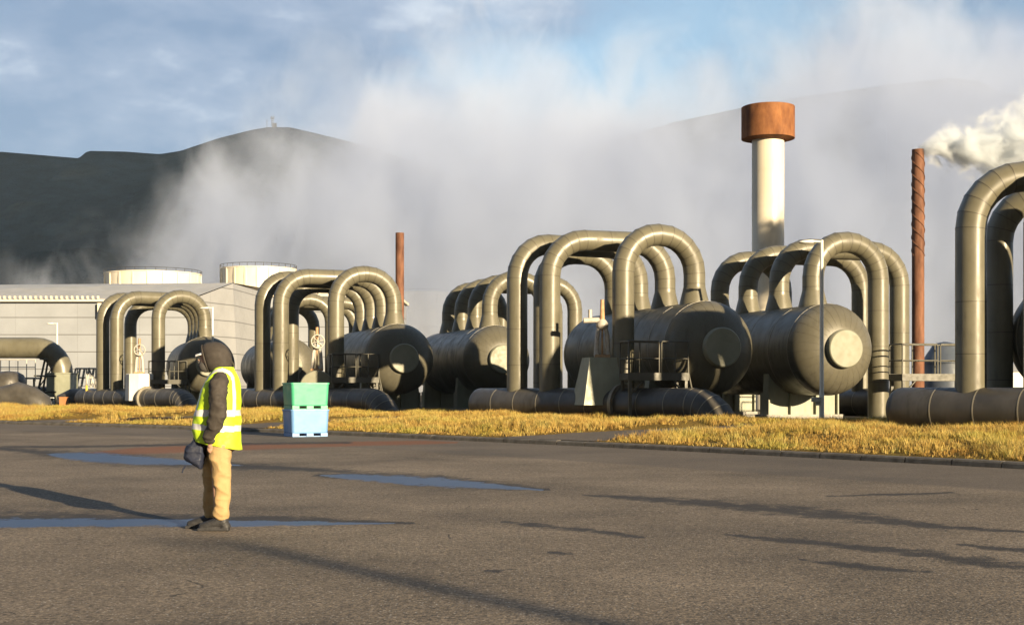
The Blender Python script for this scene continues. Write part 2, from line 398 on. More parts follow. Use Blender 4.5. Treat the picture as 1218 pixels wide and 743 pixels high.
# grass: one mesh of blades
m, nt, b = new_mat('dry_grass')
p = coords(nt)
h = N(nt,'ShaderNodeAttribute',attribute_name='hue').outputs['Fac']
c = ramp(nt, h, [(0, (.17,.11,.035)), (.28, (.40,.26,.065)), (.5, (.50,.36,.10)), (.70, (.52,.42,.15)), (.88, (.22,.23,.06)), (1, (.24,.10,.03))])
c = mixc(nt, maprange(nt, noi(nt, p, .55, 4), .45, .7), c, (.25,.25,.04), 'MIX') if False else c
big = noi(nt, p, .8, 5)
c = mixc(nt, 1.0, c, ramp(nt, big, [(.3, (.75,.60,.5)), (.5, (1,1,1)), (.68, (.85,.98,.7))]), 'MULTIPLY')
L(nt, c, b.inputs['Base Color']); b.inputs['Roughness'].default_value = .6; b.inputs['Specular IOR Level'].default_value = .25
M['grass'] = m
def grass(n, u0, u1, v0, v1, hmin, hmax):
    u = rng.uniform(u0, u1, n); v = rng.uniform(v0, v1, n)
    keep = (rng.random(n) > path_mask(u, v)*1.3) & (rng.random(n) > soil_mask(u, v)*.97)
    # thin behind
    u, v = u[keep], v[keep]; n = len(u)
    cl = np.array([noise.noise((a*.9, c_*.9, 3.1)) for a, c_ in zip(u, v)])
    return u, v, cl
parts = []
NB = 14
u, v, cl = grass(66000, -30, 50, .12, 10.6, 0, 0)
n = len(u); cl2 = np.array([noise.noise((a*.35, c_*.5, 7.7)) for a, c_ in zip(u, v)])
X = P0[0]+T_[0]*u+N_[0]*(vk(u)+v); Y = P0[1]+T_[1]*u+N_[1]*(vk(u)+v); Z = gz(u, v)
hgt_t = (.09+.09*rng.random(n)+.12*np.clip(cl,-.5,1)+.05*np.clip(cl2,-1,1))*np.interp(v, [0,.5,1.2,9,10.6],[.45,.8,1,1.05,1.5])
base = np.repeat(np.stack([X,Y,Z],-1), NB, 0); H = np.repeat(hgt_t, NB)*rng.uniform(.55,1.2,n*NB)
ang = rng.uniform(0, 2*np.pi, n*NB); off = rng.uniform(0,.10,n*NB)
base[:,0] += np.cos(ang)*off; base[:,1] += np.sin(ang)*off; base[:,2] -= .02
lean = rng.uniform(.15,.9,n*NB)*H; wdt = rng.uniform(.003,.007,n*NB)
a2 = ang+rng.normal(0,.6,n*NB)+.3; side = np.stack([-np.sin(a2), np.cos(a2), 0*a2],-1)*wdt[:,None]
mid = base+np.stack([np.cos(a2)*lean*.35, np.sin(a2)*lean*.35, H*.6],-1)
tip = base+np.stack([np.cos(a2)*lean, np.sin(a2)*lean, H],-1)
verts = np.stack([base-side, base+side, mid+side*.7, mid-side*.7, tip], 1).reshape(-1,3)
kk = np.arange(n*NB)*5
quads = np.stack([kk,kk+1,kk+2,kk+3],-1); tris = np.stack([kk+3,kk+2,kk+4],-1)
me = bpy.data.meshes.new('grass'); me.vertices.add(len(verts)); me.vertices.foreach_set('co', verts.ravel())
li = np.concatenate([quads.ravel(), tris.ravel()]).astype(np.int32); me.loops.add(len(li)); me.loops.foreach_set('vertex_index', li)
ls = np.concatenate([np.arange(len(quads))*4, len(quads)*4+np.arange(len(tris))*3]).astype(np.int32)
me.polygons.add(len(ls)); me.polygons.foreach_set('loop_start', ls); me.update(calc_edges=True)
hue = np.clip(np.repeat(.42+.22*cl+.22*cl2+rng.normal(0,.14,n), NB)+rng.normal(0,.13,n*NB), 0, .9)
tall = np.repeat(v>9.2, NB)&(rng.random(n*NB)<.35); hue[tall] = rng.uniform(.9,1,tall.sum())
at = me.attributes.new('hue','FLOAT','POINT'); at.data.foreach_set('value', np.repeat(hue,5).astype(np.float32))
me.materials.append(M['grass']); go = bpy.data.objects.new('grass', me); COL.objects.link(go)
tag(go, 'dry golden grass growing along the kerb in front of the pipes', 'grass', kind='stuff')

# ------------------------------------------------------------------ plant
AX = Vector((.309, -.951, 0)).normalized(); PR = Vector((AX.y*-1, AX.x, 0))   # PR = (.951,.309)
MD = Vector((.7071, -.7071, 0))
PRAD = .362; VR = 1.55; VZ = 2.70; TOPZ = 6.47
def arc(c, a, b, r, n):   # from direction a to direction b around c
    return [c + a*(r*math.cos(t)) + b*(r*math.sin(t)) for t in [math.pi/2*i/n for i in range(n+1)]]
def loop_pipe(name, noz, side, t, foot, parent, rad=PRAD, tz=TOPZ, er=1.26):
    up = Vector((0,0,1)); d = PR*side
    if isinstance(t, tuple):
        rz = Vector((t[0], t[1], 0)); d = rz - noz; t = d.length; d.normalize()
    else: rz = noz + d*t
    er = min(er, t/2)
    pts = []; bands = []; rr = []
    def push(p, r=rad, band=True):
        if band: bands.append(len(pts))
        pts.append(p); rr.append(r)
    push(Vector((rz.x, rz.y, foot)), band=False)
    z = foot + 1.35
    while z < tz-er-.7: push(Vector((rz.x, rz.y, z))); z += 1.25
    for q in arc(Vector((rz.x,rz.y,tz-er)) - d*er, d, up, er, 6): push(q)
    if t > 2*er+.1:
        L_ = t-2*er
        if L_ > 1.6: push(Vector((rz.x,rz.y,tz)) - d*(er+L_/2))
    for q in arc(Vector((noz.x,noz.y,tz-er)) + d*er, up, -d, er, 6)[(0 if t > 2*er+.1 else 1):]: push(q)
    zt = VZ+VR
    push(Vector((noz.x,noz.y, zt+.62)), rad)
    push(Vector((noz.x,noz.y, zt+.50)), rad*1.02, False)
    push(Vector((noz.x,noz.y, zt+.0)), rad*1.36, False)
    push(Vector((noz.x,noz.y, zt-.35)), rad*1.5, False)
    mb = MB(); mb.sweep(pts, rr, 32, 0, True, bands, 1, .016, .003, True, True)
    return mb.build(name, [M['clad'], M['seamd']], parent)
def vessel(n1, side, ts, label, foots, lift=0):
    root = empty('separator_vessel', (n1.x+AX.x*-3.5, n1.y+AX.y*-3.5, .25), label, 'steam vessel', 'steam separator vessels with pipe loops')
    def C(s, z=VZ): return Vector((n1.x+AX.x*s, n1.y+AX.y*s, z))
    # shell: revolve profile along axis
    prof = []
    hd = 1.02
    def head(s0, sgn):
        out = []
        for i in range(1, 13):
            a = math.pi/2*i/12
            out.append((s0+sgn*hd*math.sin(a)**1.0, VR*max(math.cos(a), .001)**.78))
        return out
    near, fars = .95, -8.3
    prof = [(x, max(r,.02)) for x, r in head(fars, -1)[::-1]] + [(fars, VR)]
    bs = []
    s = fars
    seams = [fars, -6.9, -5.2, -3.5, -1.9, -.35, near]
    for s in seams[1:]: prof.append((s, VR))
    prof += [(x, max(r,.02)) for x, r in head(near, 1)]
    n = 72; rings = []
    for s_, r_ in prof:
        c = C(s_); ring = []
        for j in range(n):
            a = 2*math.pi*j/n; ring.append(c + PR*(r_*math.cos(a)) + Vector((0,0,r_*math.sin(a))))
        rings.append(ring)
    mb = MB(); mb.rings(rings, 0, True, (), True, True)
    for s_ in seams:
        out = []
        for off, g in ((-.02,.99),(-.02,1.0045),(.02,1.0045),(.02,.99)):
            out.append([C(s_+off) + (PR*math.cos(2*math.pi*j/n)+Vector((0,0,math.sin(2*math.pi*j/n))))*VR*g for j in range(n)])
        mb.rings(out, 1, True, range(4), False, False)
    # gore lines on the near head: thin raised ribs
    for sgn, s0 in ((1, near),):
        hp = [(s0, VR)] + head(s0, sgn)[:-3]
        for q in range(28):
            a = 2*math.pi*q/28+.05; d = PR*math.cos(a)+Vector((0,0,math.sin(a))); tdir = PR*-math.sin(a)+Vector((0,0,math.cos(a)))
            vs_ = []
            for s_, r_ in hp:
                nn = (d*.8+AX*.6*sgn*min(1,(s_-s0)/.6)).normalized()
                cc = C(s_)+d*r_
                vs_ += [cc-tdir*.009+nn*-.003, cc+nn*.006, cc+tdir*.009+nn*-.003]
            fs = []
            for i in range(len(hp)-1):
                for j in range(2): fs.append((3*i+j, 3*i+j+1, 3*i+3+j+1, 3*i+3+j))
            mb.add(vs_, fs, 0, False)
    mb.build('shell', [M['clad2'], M['seam']], root)
    cb = MB(); cb.sweep([C(near+hd-.32), C(near+hd+.13), C(near+hd+.155)], [.64,.64,.60], 48)
    cb.build('manhole_cover', M['cap'], root)
    for i in range(4):
        noz = n1 - AX*2.35*i; noz = Vector((noz.x, noz.y, 0))
        loop_pipe('pipe_loop', noz, side, ts[i], foots[i], root)
    for s_ in (-.9, -7.0):
        c = C(s_); w = 1.32; wb = 1.42; th = .18
        sb = MB(); top = []
        # trapezoid plate with curved top hugging the shell
        pr_ = [(-wb, .25)] + [(-w*math.cos(a)*1.0, VZ-1.0*math.sin(a)*1.0 - .12) for a in [math.pi*i/14 for i in range(1,14)]][:0]
        outline = [(-wb,.25),(wb,.25),(w,1.6)] 
        for i in range(13):
            x = w - 2*w*i/12; outline.append((x, VZ - math.sqrt((VR-.03)**2 - x*x)))
        outline.append((-w,1.6))
        ra = [c + PR*x - AX*th + Vector((0,0,z-VZ)) for x, z in outline]; rb = [c + PR*x + AX*th + Vector((0,0,z-VZ)) for x, z in outline]
        sb.rings([ra, rb], 0, False)
        sb.box((c.x, c.y, .33), (3.1,.75,.30), 1, math.atan2(PR.y, PR.x))
        # flange plates
        for x in (-wb*.96, wb*.96, -.5, .5):
            q = c+PR*x; sb.box((q.x, q.y, .85), (.05,.62,.75), 0, math.atan2(PR.y, PR.x))
        sb.build('saddle_support', [M['green'], M['conc']], root)
    return root

n1s = {'u1': Vector((-17.1,74.8,0)), 'u2': Vector((-5.3,60.3,0)), 'u3': Vector((6.1,45.0,0)), 'u5': Vector((17.3,27.95,0))}
tA = {'u1': ((-19.3,73.4),(-21.8,74.2),(-22.9,75.3),3.7), 'u2': ((-7.75,59.2),(-10.44,60.74),(-11.45,61.75),3.5),
      'u3': ((3.65,44.15),(1.29,45.89),(.18,47.0),2.9), 'u5': ((14.2,30.2),(12.3,31.35),(11.05,32.4),(12.88,35.6))}
FT = {'m': .85, 'g': .25}
labs = {
 'u1': 'olive steam separator vessel behind the hooded person, farthest left of the row',
 'u2': 'olive steam separator vessel with shaded head behind the green and blue tubs',
 'u3': 'central separator vessel with half shaded head, behind the sage cone shaped valve cover',
 'u5': 'separator vessel cut by the right edge of the photo, with the tallest pipe loops'}
labsR = {
 'u1': 'separator vessel mostly hidden behind the four loops above the green and blue tubs',
 'u2': 'separator vessel with sunlit round head directly left of the central double loops',
 'u3': 'separator vessel with sunlit head behind the white lamp post, under the rusty-topped white chimney',
 'u5': 'separator vessel standing just beyond the right edge of the photo'}
for u_ in ('u1','u2','u3','u5'):
    vessel(n1s[u_], -1, tA[u_], labs[u_], (.25, .85, .85, .25))
for u_ in ('u1','u2','u3'):
    vessel(n1s[u_]+PR*4.5, 1, (2.6,5.05,4.9,2.8), labsR[u_], (.25,.85,.85,.25))

# ------------------------------------------------------------------ manifolds
MR = .55; MZ = .85
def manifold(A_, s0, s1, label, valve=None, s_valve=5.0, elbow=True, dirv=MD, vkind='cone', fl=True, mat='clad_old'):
    root = empty('header_pipe', (A_.x, A_.y, .25), label, 'pipe', 'fat header pipes lying behind the grass')
    P = lambda s: Vector((A_.x+dirv.x*s, A_.y+dirv.y*s, MZ))
    pts = []; rr = []; bands = []
    for i in range(6):
        a = math.pi/2*(i/6.0); pts.append(P(s0 - .35*math.cos(a))); rr.append(max(.02, MR*math.sin(a+.02)))
    pts.append(P(s0)); rr.append(MR)
    s = s0+1.0
    while s < s1-.4: bands.append(len(pts)); pts.append(P(s)); rr.append(MR); s += 1.1
    if elbow:
        er = 1.15
        for i in range(0, 7):
            a = math.pi/2*i/6; q = P(s1+er*math.sin(a)); q.z = MZ-er*(1-math.cos(a)); bands.append(len(pts)); pts.append(q); rr.append(MR)
        q = q.copy(); q.z -= .4; pts.append(q); rr.append(MR)
    else: pts.append(P(s1)); rr.append(MR)
    mb = MB(); mb.sweep(pts, rr, 40, 0, False, bands, 1, .03, .006)
    for i in [bi for bi in bands]: pass
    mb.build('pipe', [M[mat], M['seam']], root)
    if valve:
        c = P(s_valve); rz = math.atan2(dirv.y, dirv.x)
        fb = MB()
        if fl:
            cc = P(s_valve+.85)
            fb.sweep([cc-dirv*.06, cc+dirv*.06], [MR+.13, MR+.13], 40); fb.build('flange', M['seam'], root)
        vb = MB()
        if vkind == 'cone':
            vb.box((c.x, c.y, 1.62), (1.70,1.45,1.55), 0, R(14), .66, .6); zt = 2.40
            vb.build('valve_cover', M['green'], root)
        elif vkind == 'white':
            nn = 8; ra = []
            for z, r_ in ((.75,.74),(2.15,.72),(2.2,.66)):
                ra.append([(c.x+r_*math.cos(2*math.pi*(j+.3)/nn), c.y+r_*math.sin(2*math.pi*(j+.3)/nn), z) for j in range(nn)])
            vb.rings(ra, 0, False); zt = 2.2
            vb.build('valve_cover', M['white'], root)
        else:
            f = Vector((.15,-.98,0)).normalized()
            cc = Vector((c.x,c.y,1.42)); vb.sweep([cc-f*.45, cc+f*.5, cc+f*.53], [.76,.76,.72], 40); zt = 2.17
            vb.sweep([cc-f*.05, cc+f*.05], [.74,.74], 40)
            vb.build('valve_cover', M['cap'], root)
        yb = MB()
        yb.box((c.x, c.y, zt+.04), (.5,.34,.10), 1)
        for sx in (-1, 1): yb.sweep([(c.x+sx*.2, c.y, zt+.05), (c.x+sx*.16, c.y, zt+.75), (c.x+sx*.10, c.y, zt+1.0)], [.085,.075,.07], 10)
        yb.sweep([(c.x,c.y,zt+.05),(c.x,c.y,zt+1.0)], .03, 8, 1)
        yb.sweep([(c.x,c.y,zt+.92),(c.x,c.y,zt+1.0),(c.x,c.y,zt+1.12),(c.x,c.y,zt+1.25)], [.12,.2,.2,.1], 16)
        yb.build('valve_yoke', [M['valve'], M['copper']], root)
        hb = MB(); hz = zt+1.15
        if vkind == 'cone':
            hb.sweep([(c.x-.1,c.y,hz+.08),(c.x-.62,c.y-.05,hz+.06)], [.09,.09], 12); hb.sweep([(c.x-.40,c.y,hz+.1),(c.x-.40,c.y,hz+.42)], .07, 10)
            hb.build('gear_drive', M['valve'], root)
        else:
            w = []; f = Vector((.3,-.95,0)).normalized(); sd = Vector((.95,.3,0)); cc = Vector((c.x,c.y,hz+.12))+f*.25
            ring = [cc + sd*(.29*math.cos(a)) + Vector((0,0,.29*math.sin(a))) for a in [2*math.pi*i/20 for i in range(21)]]
            hb.sweep(ring, .028, 8)
            for a in range(3):
                d = sd*math.cos(a*math.pi/3+.3)+Vector((0,0,math.sin(a*math.pi/3+.3))); hb.sweep([cc-d*.28, cc+d*.28], .018, 6)
            hb.sweep([cc, cc-f*.25], .04, 8)
            hb.build('handwheel', M['valve'], root)
        tb = MB(); tb.sweep([(c.x,c.y,hz+.1),(c.x,c.y,hz+.75)], [.085,.065], 10, 0)
        tb.build('valve_stem_guard', M['copper'], root)
    return root
def AP(u_): return Vector((tA[u_][2][0], tA[u_][2][1], 0))
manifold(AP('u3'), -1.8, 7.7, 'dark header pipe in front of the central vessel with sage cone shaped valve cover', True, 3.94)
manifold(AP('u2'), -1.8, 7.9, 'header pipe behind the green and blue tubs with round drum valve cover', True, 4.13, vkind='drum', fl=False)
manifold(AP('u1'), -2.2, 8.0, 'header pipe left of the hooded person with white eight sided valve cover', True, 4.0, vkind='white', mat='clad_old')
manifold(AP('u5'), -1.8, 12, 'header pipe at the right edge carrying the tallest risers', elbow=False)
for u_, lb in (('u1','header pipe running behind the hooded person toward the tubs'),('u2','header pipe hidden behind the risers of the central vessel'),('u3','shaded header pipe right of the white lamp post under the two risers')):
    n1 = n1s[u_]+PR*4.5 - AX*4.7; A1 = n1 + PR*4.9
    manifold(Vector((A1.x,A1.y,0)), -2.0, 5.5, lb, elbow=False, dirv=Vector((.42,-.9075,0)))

# ------------------------------------------------------------------ access platforms
def rail_run(mb, a, b, z0, h, posts=2, r=.026, mid=True):
    a = Vector(a); b = Vector(b)
    mb.sweep([(a.x,a.y,z0),(a.x,a.y,z0+h-.06),(a.x+(b.x-a.x)*.03,a.y+(b.y-a.y)*.03,z0+h),(b.x-(b.x-a.x)*.03,b.y-(b.y-a.y)*.03,z0+h),(b.x,b.y,z0+h-.06),(b.x,b.y,z0)], r, 8)
    if mid: mb.sweep([(a.x,a.y,z0+h*.5),(b.x,b.y,z0+h*.5)], r*.8, 8)
    for i in range(1, posts-1):
        q = a+(b-a)*(i/(posts-1)); mb.sweep([(q.x,q.y,z0),(q.x,q.y,z0+h)], r, 8)
def platform(c, label, z=1.78, w=2.0, d=.85, ladder=True):
    root = empty('access_platform', (c[0],c[1],.25), label, 'platform', 'railed access platforms beside the vessels')
    c = Vector((c[0],c[1],0)); e1 = Vector((.97,.24,0)).normalized(); e2 = Vector((-.24,.97,0)).normalized()
    rz = math.atan2(e1.y, e1.x)
    db = MB(); db.box((c.x,c.y,z-.06), (w,d,.09), 0, rz)
    for s_ in (-1,1):
        q = c+e2*s_*d/2; db.box((q.x,q.y,z-.02), (w+.03,.05,.24), 0, rz)
        q = c+e1*s_*w/2; db.box((q.x,q.y,z-.02), (.05,d,.22), 0, rz)
    db.build('deck', M['rail'], root)
    lb = MB()
    for sx in (-1,1):
        for sy in (-1,1):
            lb = MB()
            q = c+e1*sx*(w/2-.06)+e2*sy*(d/2-.05); lb.box((q.x,q.y,(z+.2)/2-.03), (.09,.09,z-.25), 0, rz)
            if sy == -1:
                q2 = q-e1*sx*.5; lb.sweep([(q.x,q.y,z-.6),(q2.x,q2.y,z-.1)], .03, 6)
            lb.build('leg', M['rail'], root)
    rb = MB(); F_ = lambda a, b_: c+e1*a*w/2+e2*b_*d/2
    rail_run(rb, F_(-1,-1), F_(.02,-1), z, 1.1); rail_run(rb, F_(.10,-1), F_(1,-1), z, 1.1, 3)
    rail_run(rb, F_(-1,-1), F_(-1,1), z, 1.1); rail_run(rb, F_(1,-1), F_(1,1), z, 1.1); rail_run(rb, F_(-1,1), F_(1,1), z, 1.1, 4)
    rb.build('railing', M['rail'], root)
    if ladder:
        sb = MB(); q0 = F_(1.05,-1); q1 = F_(1.05,1)+e1*.0
        for q in (q0-e2*-.1, q0+e2*.5):
            sb.sweep([(q.x+e1.x*.35,q.y+e1.y*.35,.25),(q.x,q.y,z+.1),(q.x-.02,q.y,z+1.1)], .03, 8)
        for i in range(5):
            t = (i+.5)/5.5; a_ = q0+e2*.1+e1*.35*(1-t); b_ = q0+e2*.5+e1*.35*(1-t); zz = .25+(z-.15)*t
            sb.sweep([(a_.x,a_.y,zz),(b_.x,b_.y,zz)], .02, 6)
        sb.build('ladder', M['rail'], root)
for k_, lb in (('u3','green railed platform in front of the central vessel, right of the sage valve cover'),('u2','railed platform right of the drum valve cover above the tubs'),('u1','small railed platform left of the hooded person')):
    n = n1s[k_]; platform((n.x-1.55, n.y-1.9), lb)
platform((14.3,46.0), 'dark railed platform between the tall rusty pipe stack and the right hand risers', w=2.6)

# ------------------------------------------------------------------ lamp posts
def lamp(x, y, z0, label, bracket=False, H=5.5, k=1.0):
    root = empty('lamp_post', (x,y,z0), label, 'lamp post', 'white lamp posts along the grass strip')
    pb = MB(); pb.sweep([(x,y,z0-.1),(x,y,z0+.9),(x,y,z0+.95),(x,y,z0+H)], [.075*k,.075*k,.062*k,.05*k], 20)
    pb.build('pole', M['white'], root)
    hb = MB(); hb.sweep([(x,y,z0+H-.05),(x-.28,y,z0+H-.03)], .035, 10); hb.build('arm', M['white'], root)
    lb = MB()
    rings = []
    for t, w, h in ((0,.05,.045),(.06,.10,.06),(.3,.13,.055),(.42,.10,.03),(.46,.03,.01)):
        X = x-.24-t; rings.append([(X, y+w*math.cos(a), z0+H-.04+h*math.sin(a)-(t*.05)) for a in [2*math.pi*j/16 for j in range(16)]])
    lb.rings(rings, 0); lb.build('lamp_head', M['white'], root)
    db = MB(); db.box((x, y-.074, z0+.62), (.09,.02,.3)); db.build('access_door', M['white'], root)
    if bracket:
        bb = MB(); bb.box((x-.17,y-.02,z0+.72),(.26,.16,.14)); bb.box((x-.10,y,z0+.60),(.16,.1,.12)); bb.build('junction_box', M['galv'], root)
lamp(9.3,40.4,.33,'tall white lamp post in front of the sunlit vessel head', True)
lamp(-30.4,89.9,.3,'small white lamp post at far left before the grey hall')
lamp(-16.2,72.8,.3,'white lamp post rising behind the hooded person')
lamp(21.7,-21.4,0.0,'tall white lamp post behind the viewer whose long shadow crosses the asphalt', False, 9.0, 2.2)

# ------------------------------------------------------------------ chimneys
cx, cy = PX(913.5, 75), 75
root = empty('chimney', (cx,cy,.25), 'cream white steel chimney with wide rust coloured drum on top', 'chimney')
mb = MB(); zs = [0.2]+[1.5+2.0*i for i in range(7)]+[PZ(166,75)]
mb.sweep([(cx,cy,z) for z in zs], .89, 48, 0, False, range(1,8), 0, .03, .008); mb.build('shaft', M['cream'], root)
zc0, zc1 = PZ(168,75), PZ(128,75)
mb = MB(); prof = [(.95,zc0+.1),(1.0,zc0),(1.47,zc0+.12),(1.47,zc1),(1.42,zc1+.02),(1.40,zc1),(1.40,zc0+.6),(.3,zc0+.6)]
mb.rings([[(cx+r_*math.cos(a), cy+r_*math.sin(a), z) for a in [2*math.pi*j/64 for j in range(64)]] for r_, z in prof], 0, True, range(8))
mb.build('drum_cap', M['rust'], root)
def stack(px, pytop, Y, label, strakes):
    x = PX(px,Y); zt = PZ(pytop,Y)
    root = empty('exhaust_stack', (x,Y,.25), label, 'pipe stack', 'narrow rusty exhaust stacks')
    mb = MB(); prof = [(.27,.2),(.27,zt*.5),(.27,zt),(.24,zt),(.24,zt-.8),(.02,zt-.8)]
    mb.rings([[(x+r_*math.cos(a), Y+r_*math.sin(a), z) for a in [2*math.pi*j/32 for j in range(32)]] for r_, z in prof], 0, True, (2,3,4))
    mb.build('stack_pipe', M['rustpipe'], root)
    if strakes:
        sb = MB()
        for k_ in range(3):
            pts = []; 
            for i in range(80):
                t = i/79; z = zt-.15-4.6*t; a = 2*math.pi*(k_/3+t*2.6)
                pts.append((math.cos(a), math.sin(a), z))
            vs_ = []
            for cxx, sy_, z in pts: vs_ += [(x+.26*cxx,Y+.26*sy_,z-.02),(x+.298*cxx,Y+.298*sy_,z-.012),(x+.298*cxx,Y+.298*sy_,z+.012),(x+.26*cxx,Y+.26*sy_,z+.02)]
            fs = []
            for i in range(79):
                for j in range(3): fs.append((4*i+j,4*i+j+1,4*i+4+j+1,4*i+4+j))
            sb.add(vs_, fs)
        sb.build('spiral_strake', M['rustpipe'], root)
stack(1092, 178, 60, 'tall thin rusty stack at right with spiral fins, white steam blowing off its top', True)
stack(475.5, 277, 85, 'short plain rusty stack rising behind the loops above the tubs', False)

# ------------------------------------------------------------------ far left pipework
Yl = 85
root = empty('overhead_pipe', (PX(78,Yl),Yl,.25), 'thick olive overhead pipe bending down at far left beside the lamp post', 'pipe')
zc = PZ(413.5,Yl); er = 1.65; rad = .66; xe = PX(74,Yl)
pts = [(xe-er-1.4*i, Yl, zc) for i in range(24,0,-1)]; bands = list(range(1,24))
for i in range(8):
    a_ = math.pi/2*i/7; pts.append((xe-er+er*math.sin(a_)+0, Yl, zc-er+er*math.cos(a_)))
    bands.append(len(pts)-1)
pts.append((xe,Yl,zc-er-.6))
mb = MB(); mb.sweep(pts, rad, 40, 0, False, bands, 0, .02, .004); mb.build('pipe', [M['clad'],M['seam']], root)
mb = MB(); mb.box((xe,Yl,1.35),(1.45,1.6,2.0)); mb.box((xe,Yl,2.37),(1.55,1.7,.06)); mb.build('base_casing', M['green'], root)
# A-frame support
x0 = PX(53,84)
root = empty('pipe_support', (x0,84,.25), 'pale steel trestle holding up the thick overhead pipe at far left', 'support')
mb = MB()
for dx in (-.55,.55):
    for dy in (-.5,.5): mb.sweep([(x0+dx*1.2,84.6+dy,.25),(x0+dx*.35,84.9+dy*.6,3.2)], .07, 8)
for z in (1.2,2.2): 
    for dy in (-.5,.5): mb.sweep([(x0-.7,84.6+dy,z),(x0+.7,84.6+dy,z)], .05, 6)
mb.sweep([(x0-.6,84.2,1.2),(x0+.5,84.3,2.9)], .04, 6)
mb.box((x0,84.9,3.27),(.9,1.0,.12)); mb.build('trestle_frame', M['rail'], root)
# insulated valve bodies and elbows near the ground
def blob_pipe(pts, rr, label, mat='clad_old', name='insulated_pipe'):
    mb = MB(); mb.sweep(pts, rr, 32, 0, False, range(1,len(pts)-1), 0, .03, .006)
    return tag(mb.build(name, [M[mat],M['seam']]), label, 'pipe', 'insulated pipes near the ground at far left')
def sp(px, py, Y): return (PX(px,Y), Y, PZ(py,Y))
blob_pipe([sp(-60,479,80),sp(-20,478,80),sp(5,474,80),sp(22,470,80),sp(36,474,80),sp(46,481,80),sp(50,492,80)], [.75,.75,.75,.78,.75,.75,.75], 'dark insulated elbow bending into the ground at far left', 'clad_old')
blob_pipe([sp(30,470,86),sp(60,470,86),sp(96,470,86)], [.55,.55,.55], 'dark horizontal pipe running behind the left lamp post', 'dark')
blob_pipe([sp(112,474,80),sp(100,474,80),sp(88,475,80),sp(80,479,80),sp(77,490,80)], [.55,.6,.66,.66,.62], 'olive insulated elbow just right of the left lamp post', 'clad_old')
x0, y0 = PX(10,88), 88
mb = MB(); prof = [(1.0,.25),(1.0,1.3),(1.15,1.35),(1.15,1.9),(.95,2.3),(.6,2.5),(.1,2.56)]
mb.rings([[(x0+r_*math.cos(a), y0+r_*math.sin(a), z) for a in [2*math.pi*j/32 for j in range(32)]] for r_, z in prof], 0, True, (1,2))
tag(mb.build('condensate_pot', M['clad_old']), 'low domed insulated drum at far left under the overhead pipe', 'tank')
def railing(name, a, b, z0, h, n, label, mat):
    mb = MB(); a = Vector(a); b = Vector(b)
    for i in range(n+1):
        q = a+(b-a)*i/n; mb.sweep([(q.x,q.y,z0-.3),(q.x,q.y,z0+h)], .03, 6)
    for hh in (h, h*.55): mb.sweep([(a.x,a.y,z0+hh),(b.x,b.y,z0+hh)], .03, 6)
    return tag(mb.build(name, mat), label, 'railing')
railing('low_railing', (PX(2,82.5),82.5,0),(PX(64,81),81,0),.3,.55,5,'low white rail running along the grass to the left lamp post', M['white'])
railing('railing', (PX(-20,90),90,0),(PX(42,90),90,0),2.2,1.15,6,'thin pale railing under the overhead pipe at far left', M['galv'])
mb = MB(); mb.box((PX(11,90),90.4,2.1),(6.4,1.0,.12)); 
for px_ in (-15,10,38): mb.box((PX(px_,90),90.4,1.1),(.12,.12,1.9))
tag(mb.build('walkway', M['galv']), 'raised steel walkway behind the domed drum at far left', 'walkway')
# stair frames right of the casing
root = empty('stair_frame', (PX(101,88),88,.25), 'cluster of pale handrails and stair stringers between casing and first risers', 'stairs')
mb = MB()
for i in range(5):
    a_ = sp(86+i*5.5, 460, 88); b_ = sp(90+i*5.5, 438, 88); mb.sweep([a_, b_], .06, 6)
    a2_ = (a_[0], 88.8, a_[2]); b2_ = (b_[0], 88.8, b_[2]); mb.sweep([a2_, b2_], .05, 6)
mb.sweep([sp(90,438,88), sp(114,438,88)], .05, 6); mb.sweep([sp(88,449,88), sp(114,449,88)], .05, 6); mb.sweep([sp(106,437,88), sp(113,462,88)], .05, 6)
for px_ in (92,103,114): mb.sweep([sp(px_,438,88), (PX(px_,88),88,.25)], .045, 6)
mb.build('handrail', M['galv'], root)
mb = MB()
for i in range(6): mb.box((PX(90+i*4,88.4),88.4,.5+i*.22),(.3,.9,.04))
mb.build('tread', M['galv'], root)
x0,y0 = PX(103,76),76
mb = MB(); mb.sweep([(x0,y0,.3),(x0,y0,PZ(459,y0)),(x0,y0,PZ(458,y0))],[.06,.06,.03],12)
mb.box((x0,y0,PZ(470,y0)),(.3,.05,.1)); tag(mb.build('marker_post', M['yellow']), 'yellow marker post standing left of the first header pipe', 'post')
x0,y0 = PX(98,77),77
mb = MB(); mb.rings([[(x0+r_*math.cos(a), y0+r_*math.sin(a), z) for a in [2*math.pi*j/16 for j in range(16)]] for r_, z in ((.2,.38),(.2,.42),(.14,.42),(.04,.85))],0,True,(0,1,2))
mb.box((x0,y0,.37),(.42,.42,.04)); tag(mb.build('traffic_cone', M['red']), 'red traffic cone by the yellow post', 'cone')
x0,y0 = PX(76,78),78
mb = MB(); mb.box((x0,y0,.6),(.42,.35,.55)); mb.box((x0,y0,.90),(.46,.39,.04)); tag(mb.build('ground_box', M['orange']), 'small orange box on the ground right of the left lamp post', 'box')

# ------------------------------------------------------------------ hall and cooling towers
Yb = 130
hx0 = -90; hx1 = PX(225,Yb); hx2 = PX(281,Yb+6)
root = empty('turbine_hall', (hx0,Yb,.25), 'long low grey panelled industrial hall with sloping roof behind the left vessels', 'building')
zt = PZ(357,Yb)
mb = MB(); mb.add([(hx0,Yb,0),(hx1,Yb,0),(hx1,Yb,zt),(hx0,Yb,zt)],[(0,1,2,3)])
mb.add([(hx0,Yb,0),(hx0,Yb+50,0),(hx0,Yb+50,zt),(hx0,Yb,zt)],[(3,2,1,0)])
mb.build('front_wall', M['wall'], root)
